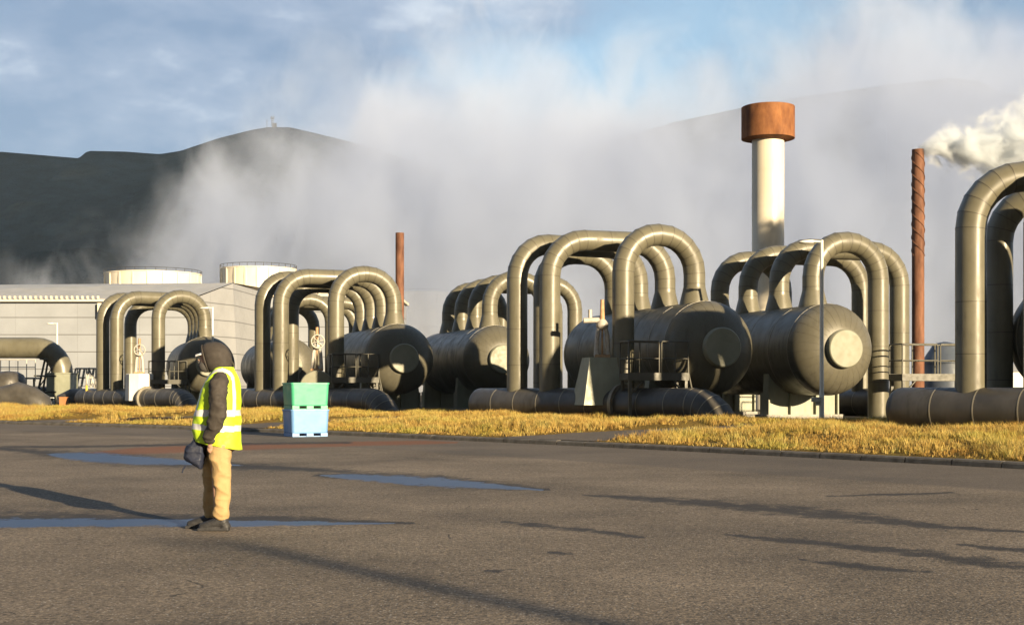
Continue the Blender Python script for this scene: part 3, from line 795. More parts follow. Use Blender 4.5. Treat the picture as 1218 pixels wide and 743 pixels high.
# end wall leans: angled panel then return wall
ztr = PZ(337,Yb+8); xr = PX(277,Yb+8)
mb = MB(); mb.add([(hx1,Yb,0),(PX(284,Yb+8),Yb+8,0),(xr,Yb+8,ztr),(hx1,Yb,zt)],[(0,1,2,3)])
xb2 = PX(284,Yb+8)+3
mb.add([(PX(284,Yb+8),Yb+8,0),(xb2,Yb+52,0),(xb2-1,Yb+52,ztr),(xr,Yb+8,ztr)],[(0,1,2,3)])
mb.build('end_wall', M['wall_lit'], root)
mb = MB()
ridge = PZ(344,Yb+14)
mb.add([(hx0,Yb-.5,zt+.05),(hx1,Yb-.5,zt+.05),(xr,Yb+8,ztr+.06),(xb2-1,Yb+52,ztr+1.5),(hx0,Yb+52,PZ(344,Yb+52)+.2),(hx0,Yb+14,ridge+.2)],[(0,1,2,5),(5,2,3,4)])
mb.build('roof', M['roof'], root)
mb = MB()
for i in range(110):
    X = hx0+.5*i+.2
    if X < PX(120,Yb): mb.box((X,Yb-.62,zt+.22),(.16,.25,.30))
mb.box(((hx0+hx1)/2,Yb-.45,zt-.05),(hx1-hx0,.3,.22))
mb.build('eaves_brackets', M['cream'], root)
mb = MB(); mb.box((PX(120,Yb),Yb-.3,zt-1.0),(.35,.5,1.4)); mb.build('downpipe', M['cream'], root)
# lower annex
root = empty('annex_building', (PX(300,150),150,.25), 'lower grey panelled annex right of the hall behind the second vessel', 'building')
mb = MB(); X0,X1 = PX(270,150),PX(470,150); z1 = PZ(353,150)
mb.box(((X0+X1)/2,158,z1/2),(X1-X0,16,z1)); mb.build('wall', M['wall'], root)
mb = MB(); mb.box(((X0+X1)/2,158,z1+.15),(X1-X0+.6,16.6,.3)); mb.build('roof_edge', M['cream'], root)
def fan_stack(pxl, pxr, pyt, pyb, Y, label, base=True):
    x = (PX(pxl,Y)+PX(pxr,Y))/2; r_ = (PX(pxr,Y)-PX(pxl,Y))/2; z1 = PZ(pyt,Y); z0 = PZ(pyb,Y)-3
    root = empty('cooling_tower', (x,Y,.25), label, 'cooling tower', 'cream cooling tower fan stacks')
    mb = MB(); prof = [(r_*1.02,z0),(r_*.985,z1-1.2),(r_,z1-.15),(r_*1.015,z1-.12),(r_*1.015,z1),(r_*.96,z1),(r_*.96,z1-2),(r_*.1,z1-2)]
    mb.rings([[(x+q*math.cos(a), Y+q*math.sin(a), z) for a in [2*math.pi*j/64 for j in range(64)]] for q, z in prof], 0, True, (2,3,4,5,6))
    for j in range(20):
        a = 2*math.pi*(j+.5)/20; mb.box((x+r_*1.0*math.cos(a), Y+r_*1.0*math.sin(a), (z0+z1)/2),(.22,.14,z1-z0-.2),0,a+math.pi/2)
    mb.build('fan_stack', M['cream'], root)
    mb = MB(); 
    for j in range(30):
        a = 2*math.pi*j/30; mb.sweep([(x+r_*1.01*math.cos(a),Y+r_*1.01*math.sin(a),z1),(x+r_*1.01*math.cos(a),Y+r_*1.01*math.sin(a),z1+.45)],.03,5)
    ring = [(x+r_*1.01*math.cos(a),Y+r_*1.01*math.sin(a),z1+.42) for a in [2*math.pi*j/48 for j in range(49)]]
    mb.sweep(ring,.035,5); mb.build('rim_rail', M['dark'], root)
    mb = MB(); mb.box((x,Y,z0/2+.1),(r_*2.2,r_*2.2,z0-.1))
    for i in range(9): mb.box((x-r_*1.0+r_*.25*i,Y-r_*1.12,z0/2),(.18,.12,z0))
    mb.box((x,Y-r_*1.12,z0*.55),(r_*2.2,.16,.2)); mb.box((x,Y-r_*1.1,z0+.1),(r_*2.26,.3,.3))
    mb.build('cell_base', M['cream'], root)
fan_stack(126,238,326,345,185,'left cream cooling tower drum rising behind the hall roof')
fan_stack(263,352,320,350,170,'cream cooling tower drum rising right of the hall end')
fan_stack(362,446,336,360,200,'cream cooling tower drum seen through the loops above the tubs')
fan_stack(462,545,349,372,260,'faint cream cooling tower fading into the steam behind the short rusty stack')
# blue-grey cone-roofed tank and white shed far right
x0,y0 = PX(1124,95),95
root = empty('storage_tank', (x0,y0,.25), 'small blue grey tank with cone roof seen behind the right platform', 'tank')
mb = MB(); za = PZ(432,95); zb = PZ(409,95)
rg = lambda pr: [[(x0+r_*math.cos(a), y0+r_*math.sin(a), z) for a in [2*math.pi*j/32 for j in range(32)]] for r_, z in pr]
mb.rings(rg([(1.5,.2),(1.5,za),(1.5,za+.01)]),0,True); mb.build('tank_wall', M['bluetank'], root)
mb = MB(); mb.rings(rg([(1.62,za),(1.62,za+.1),(.8,zb),(.2,zb+.15)]),0,True,(0,1,2)); mb.build('tank_roof', M['bluetank'], root)
root = empty('white_shed', (PX(1208,80),80,.25), 'white shed showing between the pipes at the right edge', 'shed')
mb = MB(); mb.box((PX(1215,80),82,1.3),(3.2,3,2.2)); mb.build('shed_wall', M['white'], root)
mb = MB(); mb.add([(PX(1215,80)+a_,82+b_,z) for a_, b_, z in ((-1.7,-1.6,2.41),(1.7,-1.6,2.41),(1.7,1.6,2.41),(-1.7,1.6,2.41),(-1.7,0,2.9),(1.7,0,2.9))],[(0,1,5,4),(2,3,4,5),(0,4,3),(1,2,5),(0,3,2,1)]); mb.build('shed_roof', M['roof'], root)

# ------------------------------------------------------------------ tubs
def tub(c, z, label, mat, w=1.12, d=1.0, h=.78, rz=R(25)):
    root = empty('bulk_tub', (c[0],c[1],z), label, 'plastic tub', 'stacked plastic bulk tubs')
    cr = .09
    def rr(w_, d_, r_, zz, n=8):
        out = []
        for sx, sy, a0 in ((1,-1,-90),(1,1,0),(-1,1,90),(-1,-1,180)):
            for i in range(n+1):
                a = R(a0+90*i/n); out.append((sx*(w_/2-r_)+r_*math.cos(a), sy*(d_/2-r_)+r_*math.sin(a), zz))
        return out
    def tf(p): return (c[0]+p[0]*math.cos(rz)-p[1]*math.sin(rz), c[1]+p[0]*math.sin(rz)+p[1]*math.cos(rz), z+p[2])
    mb = MB()
    prof = [(.93,.92,.10),(.95,.94,.13),(1.0,1.0,h-.05),(1.03,1.03,h-.045),(1.03,1.03,h-.003),(1.015,1.015,h),(.93,.92,h),(.90,.89,h-.03),(.86,.85,.17)]
    mb.rings([[tf(p) for p in rr(w*a, d*b_, cr, zz)] for a, b_, zz in prof], 0, False, ())
    mb.build('tub_body', mat, root)
    fb = MB()
    for x in (-.40,0,.40):
        q = tf((x*w/1.0*.93,0,0)); fb.box((q[0],q[1],z+.055),(.2,d*.92,.105),0,rz)
    for y in (-.36,.36):
        q = tf((0,y*d,0)); fb.box((q[0],q[1],z+.012),(w*.9,.16,.024),0,rz)
    fb.build('skid_feet', mat, root)
bx, by = gnd(360, 519.5); by += .55; 
M['tubg'] = surf('green_plastic', (.055,.36,.20), (.085,.43,.25), .42, 1.5, bs=.2, bscale=5, bdist=.02)
M['tubb'] = surf('pale_blue_plastic', (.12,.27,.54), (.16,.32,.60), .42, 1.5, bs=.2, bscale=5, bdist=.02)
tub((bx,by), .004, 'pale blue plastic bulk tub on the asphalt under the green one', M['tubb'])
tub((bx,by), .784, 'green plastic bulk tub stacked on the pale blue one', M['tubg'], h=.76)

# ------------------------------------------------------------------ hills
m, nt, b = new_mat('hill_rock'); p = coords(nt)
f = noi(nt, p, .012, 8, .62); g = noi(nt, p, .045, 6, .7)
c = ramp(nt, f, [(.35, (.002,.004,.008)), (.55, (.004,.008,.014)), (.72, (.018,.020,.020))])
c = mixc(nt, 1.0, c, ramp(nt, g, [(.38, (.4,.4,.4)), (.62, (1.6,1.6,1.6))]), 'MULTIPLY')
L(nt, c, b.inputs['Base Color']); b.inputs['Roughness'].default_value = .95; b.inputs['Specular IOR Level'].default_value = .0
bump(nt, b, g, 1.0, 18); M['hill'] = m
def hill(name, Yr, prof, pxr, depth_f, depth_b, amp, seed):
    pxs = np.linspace(pxr[0], pxr[1], 420); ds = np.concatenate([np.linspace(-depth_f, 0, 60), np.linspace(20, depth_b, 12)])
    Pg, Dg = np.meshgrid(pxs, ds, indexing='ij')
    X = (Pg-CX)/F*Yr
    px_, hh = zip(*prof); Hh = np.interp(Pg, px_, hh)/F*Yr
    t = np.where(Dg < 0, 1+Dg/depth_f, 1-Dg/depth_b)
    shape = np.where(Dg < 0, .25*t+.75*t**1.6, t**1.2)
    nz = np.array([noise.fractal((a*.004+seed, d*.004, seed), .9, 2.1, 6) for a, d in zip(X.ravel(), Dg.ravel())]).reshape(X.shape)
    nz2 = np.array([noise.ridged_multi_fractal((a*.006+seed, d*.0018, seed+5), .9, 2.1, 4, 1, 2) for a, d in zip(X.ravel(), Dg.ravel())]).reshape(X.shape)
    edge = np.clip(1-np.abs(t-.5)*2, 0, 1)
    Z = Hh*shape + (nz*amp + (nz2-1)*amp*.35)*np.where(Dg<0, np.clip((1-t)*4,0,1)*np.clip(t*4,0,1), 0) + .25*0
    Z = np.where(t <= .001, -3, Z)
    o = grid_obj(name, X, Yr+Dg, Z, M['hill']); tag(o, kind='structure'); return o
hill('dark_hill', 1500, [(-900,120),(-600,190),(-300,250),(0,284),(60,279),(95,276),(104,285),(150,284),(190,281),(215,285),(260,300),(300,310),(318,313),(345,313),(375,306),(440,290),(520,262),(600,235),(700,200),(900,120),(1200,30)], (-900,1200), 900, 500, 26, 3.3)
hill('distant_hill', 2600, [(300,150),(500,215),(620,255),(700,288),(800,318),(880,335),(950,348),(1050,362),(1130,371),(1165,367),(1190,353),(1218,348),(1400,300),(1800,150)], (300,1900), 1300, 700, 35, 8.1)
Yr = 1500
root = empty('hilltop_station', (PX(326,Yr),Yr,PZ(152,Yr)), 'tiny relay hut with antenna mast on the summit of the dark hill', 'mast')
mb = MB(); mb.box((PX(326.5,Yr),Yr,PZ(149.5,Yr)),(4.6,4,5)); mb.build('hut', M['dark'], root)
mb = MB()
for dx in (-1,1): mb.sweep([(PX(324,Yr)+dx*1.0,Yr,PZ(150,Yr)),(PX(324,Yr)+dx*.7,Yr,PZ(138.5,Yr))], .35, 6)
for i in range(4): mb.box((PX(324,Yr),Yr,PZ(149-2.6*i,Yr)),(2.2,.8,.5))
mb.box((PX(324,Yr),Yr,PZ(141,Yr)),(4.2,1,.7)); mb.sweep([(PX(326,Yr),Yr,PZ(141,Yr)),(PX(326,Yr),Yr,PZ(138.3,Yr))],.3,6); mb.sweep([(PX(322.3,Yr),Yr,PZ(141,Yr)),(PX(322.3,Yr),Yr,PZ(138.3,Yr))],.3,6)
mb.build('antenna_mast', M['dark'], root)
mb = MB(); mb.sweep([(PX(317.5,Yr),Yr,PZ(152,Yr)),(PX(317.5,Yr),Yr,PZ(142.5,Yr))],.3,6)
tag(mb.build('antenna_mast', M['dark']), 'thin pole mast on the summit left of the relay hut', 'mast')

# ------------------------------------------------------------------ person
def remesh(parts_fn, name, voxel, mats, wr=0, wfreq=(8,8,14), smooth=2, seed=0.0, parent=None):
    mb = MB(); parts_fn(mb)
    me = bpy.data.meshes.new('tmp'); me.from_pydata(mb.v, [], mb.f)
    o = bpy.data.objects.new('tmp', me); COL.objects.link(o)
    md = o.modifiers.new('r','REMESH'); md.mode = 'VOXEL'; md.voxel_size = voxel; md.use_smooth_shade = True
    sm = o.modifiers.new('s','SMOOTH'); sm.factor = .5; sm.iterations = smooth
    dg = bpy.context.evaluated_depsgraph_get(); dg.update()
    nm = bpy.data.meshes.new_from_object(o.evaluated_get(dg)); bpy.data.objects.remove(o)
    nm.name = name
    if wr:
        no = [v.normal.copy() for v in nm.vertices]
        for v, q in zip(nm.vertices, no):
            c = v.co; w = noise.noise((c.x*wfreq[0]+seed, c.y*wfreq[1], c.z*wfreq[2])) 
            w2 = 1-abs(noise.noise((c.x*wfreq[0]*.7+c.z*4+seed+9, c.y*wfreq[1]*.7, c.z*wfreq[2]*1.1)))*2
            v.co += q*wr*(w+.7*w2*w2)
    for m_ in mats: nm.materials.append(m_)
    for f in nm.polygons: f.use_smooth = True
    ob = bpy.data.objects.new(name, nm); COL.objects.link(ob)
    if parent is not None: ob.parent = parent
    return ob
def ell(mb, c, r, n=16, rot=None):
    rs = []
    for i in range(n+1):
        a = -math.pi/2+math.pi*i/n; q = max(math.cos(a),.01)
        ring = []
        for j in range(20):
            t = 2*math.pi*j/20; v = Vector((r[0]*q*math.cos(t), r[1]*q*math.sin(t), r[2]*math.sin(a)))
            if rot is not None: v = rot @ v
            ring.append(Vector(c)+v)
        rs.append(ring)
    mb.rings(rs)
def limb(mb, pts, rr, fy=1.0):
    for i in range(len(pts)-1):
        a, b_ = Vector(pts[i]), Vector(pts[i+1])
        mb.sweep([a, b_], [rr[i], rr[i+1]], 18)
    for p_, r_ in zip(pts, rr): ell(mb, p_, (r_,r_,r_), 10)
skin = surf('skin', (.40,.24,.16), (.48,.29,.20), .5, 20)
jacket = surf('charcoal_jacket', (.040,.034,.030), (.062,.054,.047), .75, 12, bs=.35, bscale=60, bdist=.004, spec=.25)
tro = surf('tan_trousers', (.36,.25,.12), (.44,.31,.155), .85, 10, bs=.4, bscale=25, bdist=.006, spec=.15)
vest = surf('yellow_vest', (.46,.66,.02), (.54,.76,.035), .6, 10, bs=.3, bscale=20, bdist=.006)
refl = surf('reflective_tape', (.55,.56,.58), (.68,.69,.70), .4, 12)
shoe = surf('dark_shoe', (.018,.018,.020), (.035,.034,.036), .6, 20, bs=.4, bscale=60)
navy = surf('navy_fabric', (.010,.014,.032), (.018,.024,.05), .65, 12, bs=.5, bscale=25, bdist=.01)
capw = surf('white_brim', (.6,.6,.6), (.7,.7,.7), .6, 10)
mask = surf('grey_mask', (.055,.05,.048), (.08,.075,.07), .8, 10)
PXp, PYp = gnd(258, 629.5)
NS = -.11   # near (camera side) y of left limbs
def body_parts(mb):
    ell(mb, (-.062,0,1.655), (.10,.078,.125)); ell(mb, (-.085,0,1.605), (.055,.05,.07)); ell(mb, (-.160,0,1.630), (.028,.016,.02))  # head, jaw, nose
    ell(mb, (-.125,0,1.578),(.018,.03,.012)); 
    for sy in (-1,1): ell(mb, (-.03,sy*.078,1.635),(.02,.012,.033)); ell(mb, (-.122,sy*.03,1.657),(.012,.014,.009))
    limb(mb, [(.0,0,1.60),(.05,0,1.46)], [.06,.068])
    ell(mb, (.05,0,1.35),(.13,.17,.16)); ell(mb, (.03,0,1.15),(.13,.15,.18)); ell(mb, (.03,0,.93),(.13,.16,.15))
    limb(mb, [(.06,-.19,1.43),(.045,-.235,1.15),(.0,-.20,.90),(-.02,-.17,.82)], [.06,.048,.034,.035])   # left arm to pocket
    limb(mb, [(.05,.19,1.43),(.02,.235,1.16),(-.14,.14,.96)], [.06,.048,.032])                         # right arm forward
    # left hand inside the pocket
    ell(mb, (-.02,-.165,.79),(.04,.02,.05))
    # right hand closed on the bag strap
    ell(mb, (-.18,.11,.93),(.048,.028,.042))
    for i, (dz, ln) in enumerate(((.030,.030),(.010,.034),(-.010,.032),(-.028,.026))):
        limb(mb, [(-.205,.10,.93+dz),(-.225,.085,.925+dz),(-.215,.062,.92+dz),(-.195,.06,.918+dz)], [.0095,.009,.0085,.008])
    limb(mb, [(-.165,.085,.955),(-.19,.06,.965),(-.21,.055,.955)], [.012,.010,.009])
    limb(mb, [(.03,-.09,.88),(.03,-.10,.50),(.045,-.10,.08)], [.085,.055,.04]); limb(mb, [(.02,.09,.88),(-.095,.13,.50),(-.095,.13,.08)], [.085,.055,.04])
    ell(mb, (-.03,-.10,.055),(.08,.03,.025)); ell(mb, (-.15,.13,.055),(.07,.03,.025))
person = remesh(body_parts, 'person', .0075, [skin], smooth=2)
person.location = (PXp, PYp, 0.0)
tag(person, 'person in charcoal hood, yellow safety vest and tan trousers standing on the asphalt', 'person')
def jacket_parts(mb):
    ell(mb, (.05,0,1.38),(.135,.19,.145)); ell(mb, (.025,0,1.15),(.165,.18,.22)); ell(mb, (.01,0,.98),(.17,.17,.12))
    limb(mb, [(.065,0,1.50),(.04,0,1.56)], [.10,.085])
    limb(mb, [(.075,-.185,1.43),(.068,-.235,1.38),(.070,-.275,1.24),(.078,-.288,1.12),(.030,-.270,1.0),(-.030,-.235,.905)], [.075,.088,.080,.080,.068,.052])
    ell(mb, (-.02,-.205,.865),(.052,.045,.025))
    limb(mb, [(.06,.185,1.43),(.05,.22,1.36),(.02,.245,1.16),(-.06,.20,1.04),(-.15,.135,.955)], [.085,.088,.078,.066,.05])
remesh(jacket_parts, 'jacket', .010, [jacket], .013, (13,13,12), 1, 3.0, person)
def trouser_parts(mb):
    ell(mb, (.035,0,.89),(.155,.155,.12)); ell(mb, (.09,0,.84),(.09,.13,.10))
    limb(mb, [(.045,-.095,.84),(.052,-.10,.68),(.068,-.10,.52),(.076,-.10,.40),(.072,-.10,.24),(.066,-.10,.17),(.066,-.10,.14)], [.098,.100,.084,.076,.066,.062,.062])
    limb(mb, [(.00,.085,.84),(-.055,.11,.66),(-.095,.13,.50),(-.100,.13,.36),(-.098,.13,.22),(-.092,.13,.135)], [.12,.096,.074,.064,.058,.062])
    limb(mb, [(.066,-.10,.185),(.066,-.10,.18)], [.074,.074]); limb(mb, [(-.092,.13,.185),(-.092,.13,.18)], [.068,.068])
remesh(trouser_parts, 'trousers', .009, [tro], .016, (9,9,9), 2, 1.0, person)
def shoe_parts(x, y, ln):
    def f(mb):
        limb(mb, [(x+.015,y,.15),(x+.02,y,.085),(x-.03,y,.075),(x-.14,y-.005,.047),(x-.175,y-.005,.042)], [.05,.055,.054,.043,.036])
        mb.box((x-.07,y,.014),(.30,.095,.028)); ell(mb,(x+.04,y,.045),(.055,.05,.045))
    return f
for (x,y) in ((.06,-.10),(-.11,.13)):
    s_ = remesh(shoe_parts(x,y,.28), 'shoe', .006, [shoe], 0, smooth=1, parent=person)
# hood: open-fronted shell
def hood_shell():
    mb = MB(); rings = []
    nA = 40
    # profile along x from front opening to the back
    st = [(-.118,.072,.108,1.652),(-.118,.082,.124,1.656),(-.104,.102,.142,1.664),(-.07,.118,.150,1.668),(-.02,.128,.156,1.668),(.035,.126,.152,1.66),(.085,.110,.136,1.645),(.118,.080,.10,1.625),(.132,.04,.05,1.61),(.134,.008,.01,1.605)]
    for x, ry, rz_, cz in [(a_*.95, b_*.93, c_*.94, d_-.004) for a_, b_, c_, d_ in st]:
        rings.append([(x-.034*math.cos(2*math.pi*j/nA)*(1 if x < -.05 else 0)+.01+.010*noise.noise((x*9,math.cos(2*math.pi*j/nA)*2,math.sin(2*math.pi*j/nA)*2)), ry*math.sin(2*math.pi*j/nA), cz+rz_*math.cos(2*math.pi*j/nA)*(1.0 if math.cos(2*math.pi*j/nA)>0 else 1.12)) for j in range(nA)])
    inner = [[(q[0]+.012, q[1]*.86, 1.655+(q[2]-1.655)*.88) for q in r_] for r_ in rings[1:-3]]
    mb.rings(inner[::-1]+rings, 0, True, (), True, True)
    o = mb.build('hood', jacket); o.parent = person
    return o
hood_shell()
mb = MB()
mb.sweep([(-.108-.034*math.sin(a),.079*math.cos(a),1.655+(.120 if math.sin(a)>0 else .134)*math.sin(a)) for a in [2*math.pi*i/24 for i in range(25)]], .009, 8)
o = mb.build('hood_rim', jacket); o.parent = person
mb = MB(); mb.sweep([(-.028,-.235,.895),(-.040,-.222,.868)], [.046,.042], 20); o = mb.build('sleeve_cuff', jacket); o.parent = person
mb = MB()
ell(mb, (-.105,0,1.580),(.072,.062,.066)); ell(mb, (-.168,0,1.612),(.022,.02,.024)); o = mb.build('face_mask', mask); o.parent = person
mb = MB()
rs = []
for x, w, z in ((-.10,.07,1.700),(-.155,.066,1.690),(-.195,.048,1.677),(-.207,.02,1.672)):
    rs.append([(x,-w,z-.012),(x,w,z-.012),(x,w*.95,z+.004),(x,0,z+.014),(x,-w*.95,z+.004)])
mb.rings(rs, 0, False); o = mb.build('cap_brim', capw); o.parent = person
# vest
def vest_mesh():
    zl = [.80,.86,.94,1.02,1.10,1.18,1.26,1.34,1.41,1.47,1.515,1.545,1.565]
    cxl = [.018,.008,-.002,-.002,.004,.014,.026,.038,.050,.060,.066,.068,.068]
    rxl = [.225,.230,.235,.235,.228,.217,.205,.190,.168,.140,.115,.098,.092]
    ryl = [.205,.208,.212,.215,.218,.222,.226,.230,.228,.205,.160,.120,.105]
    nR, nJ = 90, 96; mb = MB(); rings = []; 
    for i in range(nR):
        z = .825 + (1.565-.825)*i/(nR-1)
        cx_, rx, ry = np.interp(z, zl, cxl), np.interp(z, zl, rxl), np.interp(z, zl, ryl)
        ring = []
        for j in range(nJ):
            a = 2*math.pi*j/nJ; ca, sa = math.cos(a), math.sin(a)
            e = .86
            x = cx_ + rx*math.copysign(abs(ca)**e, ca); y = ry*math.copysign(abs(sa)**e, sa)
            t = (1.3-z)/.5; t = max(0, min(1, t))
            zz = z + (.05*(-ca) - .012)*t*t     # hem lifts towards the front
            w = noise.noise((x*9, y*9, z*8))*.012+noise.noise((x*22+z*10, y*22, z*9))*.006
            ring.append((cx_+(x+ca*w-cx_)*.955, (y+sa*w)*.97, zz))
        rings.append(ring)
    o0 = len(mb.v); mb.rings(rings, 0, True, (), False, False)
    # tape by position
    for i, f in enumerate(mb.f):
        c = [sum(mb.v[k][d] for k in f)/4 for d in range(3)]
        x, y, z = c; fr = (.02-x)
        b2 = .975 + (.10*max(0, fr) if x < 0 else 0)
        tape = abs(z-1.125) < .03 or abs(z-b2-.0) < .028 or (z > 1.15 and .105 < abs(y) < .155)
        if tape: mb.m[i] = 1
    o = mb.build('safety_vest', [vest, refl]); o.parent = person
    md = o.modifiers.new('thick','SOLIDIFY'); md.thickness = .006; md.offset = 0
vest_mesh()
# bag hanging in front (held): separate thing
def bag_parts(mb):
    ol = [(-.21,.905),(-.13,.90),(-.108,.80),(-.117,.67),(-.150,.552),(-.235,.592),(-.34,.672),(-.30,.79)]
    mid = [(-.2,.72)]
    rs = []
    for y, k in ((-.085,.72),(-.055,.97),(0,1.03),(.05,.95),(.075,.7)):
        k *= .88; rs.append([(-.185+(x+.2)*k, y-.03, .745+(z-.73)*k) for x, z in ol])
    mb.rings(rs, 0, False)
bag = remesh(bag_parts, 'cloth_bag', .008, [navy], .016, (9,9,9), 4, 5.0)
bag.location = (PXp, PYp, 0)
tag(bag, 'navy cloth bag hanging from the right hand of the hooded person', 'bag')
mb = MB(); mb.sweep([(-.17,.05,.84),(-.20,.06,.93),(-.23,.045,.88),(-.215,.0,.83)], .010, 8); mb.build('strap', navy, None).parent = bag
mb = MB(); mb.sweep([(-.29,-.04,.62),(-.315,-.04,.585),(-.325,-.04,.55)], .008, 6); mb.build('pull_cord', navy, None).parent = bag
mb = MB(); 
mb.box((-.146,-.098,.70),(.010,.006,.075),0,0); o = mb.build('white_tag', refl, None); o.parent = bag

# ------------------------------------------------------------------ steam
def vol_mat(name, build, step):
    m = bpy.data.materials.new(name); m.use_nodes = True; nt = m.node_tree; nt.nodes.clear()
    out = nt.nodes.new('ShaderNodeOutputMaterial'); pv = nt.nodes.new('ShaderNodeVolumePrincipled')
    L(nt, pv.outputs[0], out.inputs['Volume']); build(nt, pv)
    try: m.cycles.volume_step_rate = step
    except Exception: pass
    return m
SX0,SX1,SY0,SY1,SZ0,SZ1 = -150,190,215,330,.3,110
def bank(nt, pv):
    p = coords(nt); s = N(nt,'ShaderNodeSeparateXYZ'); L(nt, p, s.inputs[0])
    X, Y, Z = s.outputs
    mp = N(nt,'ShaderNodeMapping'); L(nt, p, mp.inputs[0]); mp.inputs['Rotation'].default_value = (0, R(32), 0); mp.inputs['Scale'].default_value = (1.15,1,.82)
    big = noi(nt, mp.outputs[0], .018, 4, .55, dist=.7); fine = noi(nt, mp.outputs[0], .062, 6, .62, dist=.8)
    # coverage: dense from x > -40, thinning to the left and top; ceiling rises to the right
    cov = maprange(nt, X, -125, -5, -.30, .80)
    ceil_ = mth(nt,'ADD', maprange(nt, X, -120, -10, 30, 58), maprange(nt, X, 10, 80, 0, 9))
    top = maprange(nt, mth(nt,'SUBTRACT', Z, ceil_), -24, 22, 0, -1.5)
    edge = mth(nt,'MULTIPLY', maprange(nt, X, SX0, SX0+25), maprange(nt, X, SX1, SX1-25))
    edge = mth(nt,'MULTIPLY', edge, mth(nt,'MULTIPLY', maprange(nt, Y, SY0, SY0+25), maprange(nt, Y, SY1, SY1-25)))
    edge = mth(nt,'MULTIPLY', edge, maprange(nt, Z, SZ1, SZ1-15))
    nn = mth(nt,'ADD', mth(nt,'MULTIPLY',mth(nt,'SUBTRACT',big,.5),3.8), mth(nt,'MULTIPLY',mth(nt,'SUBTRACT',fine,.5),3.4))
    d = mth(nt,'ADD', mth(nt,'ADD', cov, top), mth(nt,'ADD', nn, .12))
    d = mth(nt,'MAXIMUM', d, 0.0); d = mth(nt,'MINIMUM', d, 1.9)
    d = mth(nt,'MULTIPLY', mth(nt,'MULTIPLY', d, edge), .058)
    L(nt, d, pv.inputs['Density'])
    pv.inputs['Color'].default_value = (.64,.715,.875,1); pv.inputs['Anisotropy'].default_value = -.15
mb = MB(); mb.box(((SX0+SX1)/2,(SY0+SY1)/2,(SZ0+SZ1)/2),(SX1-SX0,SY1-SY0,SZ1-SZ0))
tag(mb.build('steam_bank', vol_mat('steam_bank', bank, .28)), 'wide bank of pale steam drifting behind the plant and across the dark hill', 'steam', kind='stuff')
px0, pz0, py0 = PX(1092,60), PZ(178,60), 60.0
def plume(nt, pv):
    p = coords(nt); s = N(nt,'ShaderNodeSeparateXYZ'); L(nt, p, s.inputs[0]); X, Y, Z = s.outputs
    t = mth(nt,'SUBTRACT', X, px0)                                  # metres downwind
    rad = mth(nt,'MULTIPLY_ADD', mth(nt,'POWER', mth(nt,'MAXIMUM', t, 0.0), .66), .68, .17)
    zc = mth(nt,'MULTIPLY_ADD', mth(nt,'MAXIMUM', t, 0.0), .05, pz0-.05)
    dz = mth(nt,'DIVIDE', mth(nt,'SUBTRACT', Z, zc), rad); dy = mth(nt,'DIVIDE', mth(nt,'SUBTRACT', Y, py0), rad)
    r2 = mth(nt,'SQRT', mth(nt,'ADD', mth(nt,'MULTIPLY',dz,dz), mth(nt,'MULTIPLY',dy,dy)))
    n = noi(nt, p, 1.0, 6, .62, dist=.6)
    d = mth(nt,'ADD', mth(nt,'SUBTRACT', 1.0, r2), mth(nt,'MULTIPLY', mth(nt,'SUBTRACT', n, .5), 2.8))
    d = maprange(nt, d, .05, .8); fade = mth(nt,'DIVIDE', 9.0, mth(nt,'ADD', 1.0, mth(nt,'MULTIPLY', mth(nt,'MAXIMUM',t,0.0), .45)))
    inx = mth(nt,'MULTIPLY', maprange(nt, t, -.25, .1), maprange(nt, X, px0+13.5, px0+11))
    L(nt, mth(nt,'MULTIPLY', mth(nt,'MULTIPLY', d, fade), inx), pv.inputs['Density'])
    pv.inputs['Color'].default_value = (.90,.95,1,1); pv.inputs['Anisotropy'].default_value = -.2
mb = MB(); mb.box((px0+6.8,py0,pz0+.4),(14.2,8.0,8.6))
tag(mb.build('steam_plume', vol_mat('steam_plume', plume, .16)), 'white steam plume blowing right from the tall rusty stack', 'steam', kind='stuff')

# ------------------------------------------------------------------ haze
def hz(nt, pv):
    pv.inputs['Density'].default_value = .00006; pv.inputs['Color'].default_value = (.55,.75,1,1); pv.inputs['Anisotropy'].default_value = .0
hx0_, hx1_, hy0_, hy1_ = min(XX.min(),X2.min())-20, max(XX.max(),X2.max())+20, min(YY.min(),Y2.min())-20, max(YY.max(),Y2.max())+20
mb = MB(); mb.box(((hx0_+hx1_)/2,(hy0_+hy1_)/2,325),(hx1_-hx0_,hy1_-hy0_,660))
hzo = tag(mb.build('haze', vol_mat('haze', hz, 1.0)), 'thin pale haze in the air over the whole plant and the hills', 'haze', kind='stuff')
hzo.location.z = 1.0

# ------------------------------------------------------------------ world, sun, camera
SUN_AZ = R(36); SUN_EL = R(12.3)
sd = Vector((math.sin(SUN_AZ)*math.cos(SUN_EL), -math.cos(SUN_AZ)*math.cos(SUN_EL), math.sin(SUN_EL)))
ld = bpy.data.lights.new('sun','SUN'); ld.energy = 5.0; ld.angle = R(.53); ld.color = (1.0,.80,.52)
lo = bpy.data.objects.new('sun', ld); COL.objects.link(lo); lo.rotation_euler = (-sd).to_track_quat('-Z','Y').to_euler(); lo.location = (30,-40,30)
w = bpy.data.worlds.new('World'); sc.world = w; w.use_nodes = True; nt = w.node_tree
bg = nt.nodes['Background']; sky = N(nt,'ShaderNodeTexSky', sky_type='NISHITA', sun_disc=False)
sky.sun_elevation = SUN_EL; sky.sun_rotation = math.atan2(sd.x, sd.y); sky.altitude = 300; sky.air_density = 1.0; sky.dust_density = .6; sky.ozone_density = 1.2
g = nt.nodes.new('ShaderNodeTexCoord').outputs['Generated']
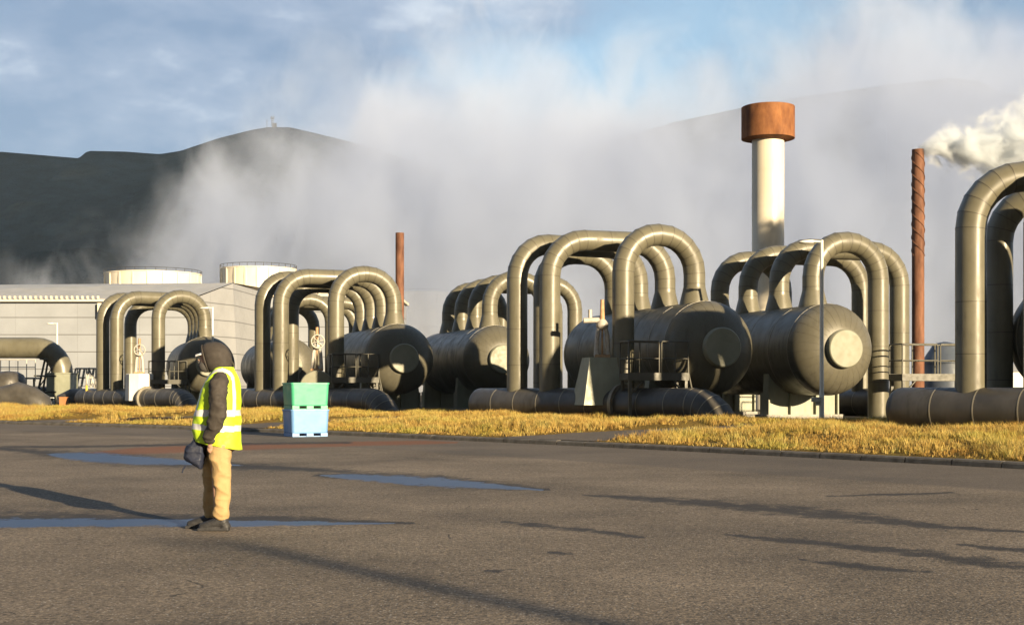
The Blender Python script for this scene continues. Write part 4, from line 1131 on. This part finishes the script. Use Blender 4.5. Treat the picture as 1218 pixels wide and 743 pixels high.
s = N(nt,'ShaderNodeSeparateXYZ'); L(nt, g, s.inputs[0]); X, Y, Z = s.outputs
mp = N(nt,'ShaderNodeMapping'); L(nt, g, mp.inputs[0]); mp.inputs['Scale'].default_value = (1,1,2.1); mp.inputs['Location'].default_value = (.35,.2,.1)
c1 = noi(nt, mp.outputs[0], 3.4, 7, .55, dist=.3); c2 = noi(nt, mp.outputs[0], 7.5, 6, .6)
low = maprange(nt, Z, .04, .30, .20, -.12)
hi = mth(nt,'ADD', mth(nt,'ADD', c1, low), mth(nt,'MULTIPLY', mth(nt,'SUBTRACT', c2, .5), .35))
back = maprange(nt, Y, .15, -.45)
lft = maprange(nt, X, .02, -.22); rgt = maprange(nt, X, .12, .34)
band = mth(nt,'SUBTRACT', 1.0, mth(nt,'ADD', mth(nt,'POWER', mth(nt,'DIVIDE', mth(nt,'SUBTRACT', X, -.085), .075), 2.0), mth(nt,'POWER', mth(nt,'DIVIDE', mth(nt,'SUBTRACT', Z, .208), .022), 2.0)))
band = maprange(nt, mth(nt,'ADD', band, mth(nt,'MULTIPLY', mth(nt,'SUBTRACT', c2, .5), 2.0)), 0, .8)
hi = mth(nt,'ADD', hi, mth(nt,'ADD', mth(nt,'MULTIPLY', lft, .24), mth(nt,'MULTIPLY', rgt, .12)))
hi = mth(nt,'ADD', hi, mth(nt,'MULTIPLY', back, .25))
cloud = maprange(nt, hi, .36, .60)
shade = ramp(nt, mth(nt,'ADD', mth(nt,'MULTIPLY',c2,.7), mth(nt,'MULTIPLY',c1,.3)), [(.46, (1.6,2.3,3.5)), (.57, (2.5,3.1,4.2)), (.70, (5.2,5.7,6.4))])
shade = mixc(nt, mth(nt,'MULTIPLY', band, .8), shade, (1.9,2.6,3.9))
cloud = mth(nt,'MAXIMUM', cloud, mth(nt,'MULTIPLY', band, .8))
shade = mixc(nt, back, shade, (.34,.40,.52))  # unseen clouds behind the camera, darkened to cut the fill light
skyc = mixc(nt, 1.0, sky.outputs[0], (1.25,1.25,1.25), 'MULTIPLY')
col = mixc(nt, mth(nt,'MULTIPLY',cloud,.93), skyc, shade)
L(nt, col, bg.inputs[0]); bg.inputs[1].default_value = .055
cd = bpy.data.cameras.new('camera'); cam = bpy.data.objects.new('camera', cd); COL.objects.link(cam)
cam.location = (0,0,CAMZ); cam.rotation_euler = (R(90),0,0); cd.sensor_width = 36; cd.lens = 36*F/1218; cd.shift_y = (HY-371.5)/1218
cd.clip_end = 12000; cd.clip_start = .1
sc.camera = cam
sc.view_settings.view_transform = 'Standard'; sc.view_settings.look = 'None'; sc.view_settings.gamma = 1; sc.view_settings.exposure = 1.45
sc.render.engine = 'CYCLES'; sc.cycles.use_denoising = True
sc.cycles.volume_bounces = 4; sc.cycles.max_bounces = 6; sc.cycles.volume_max_steps = 256
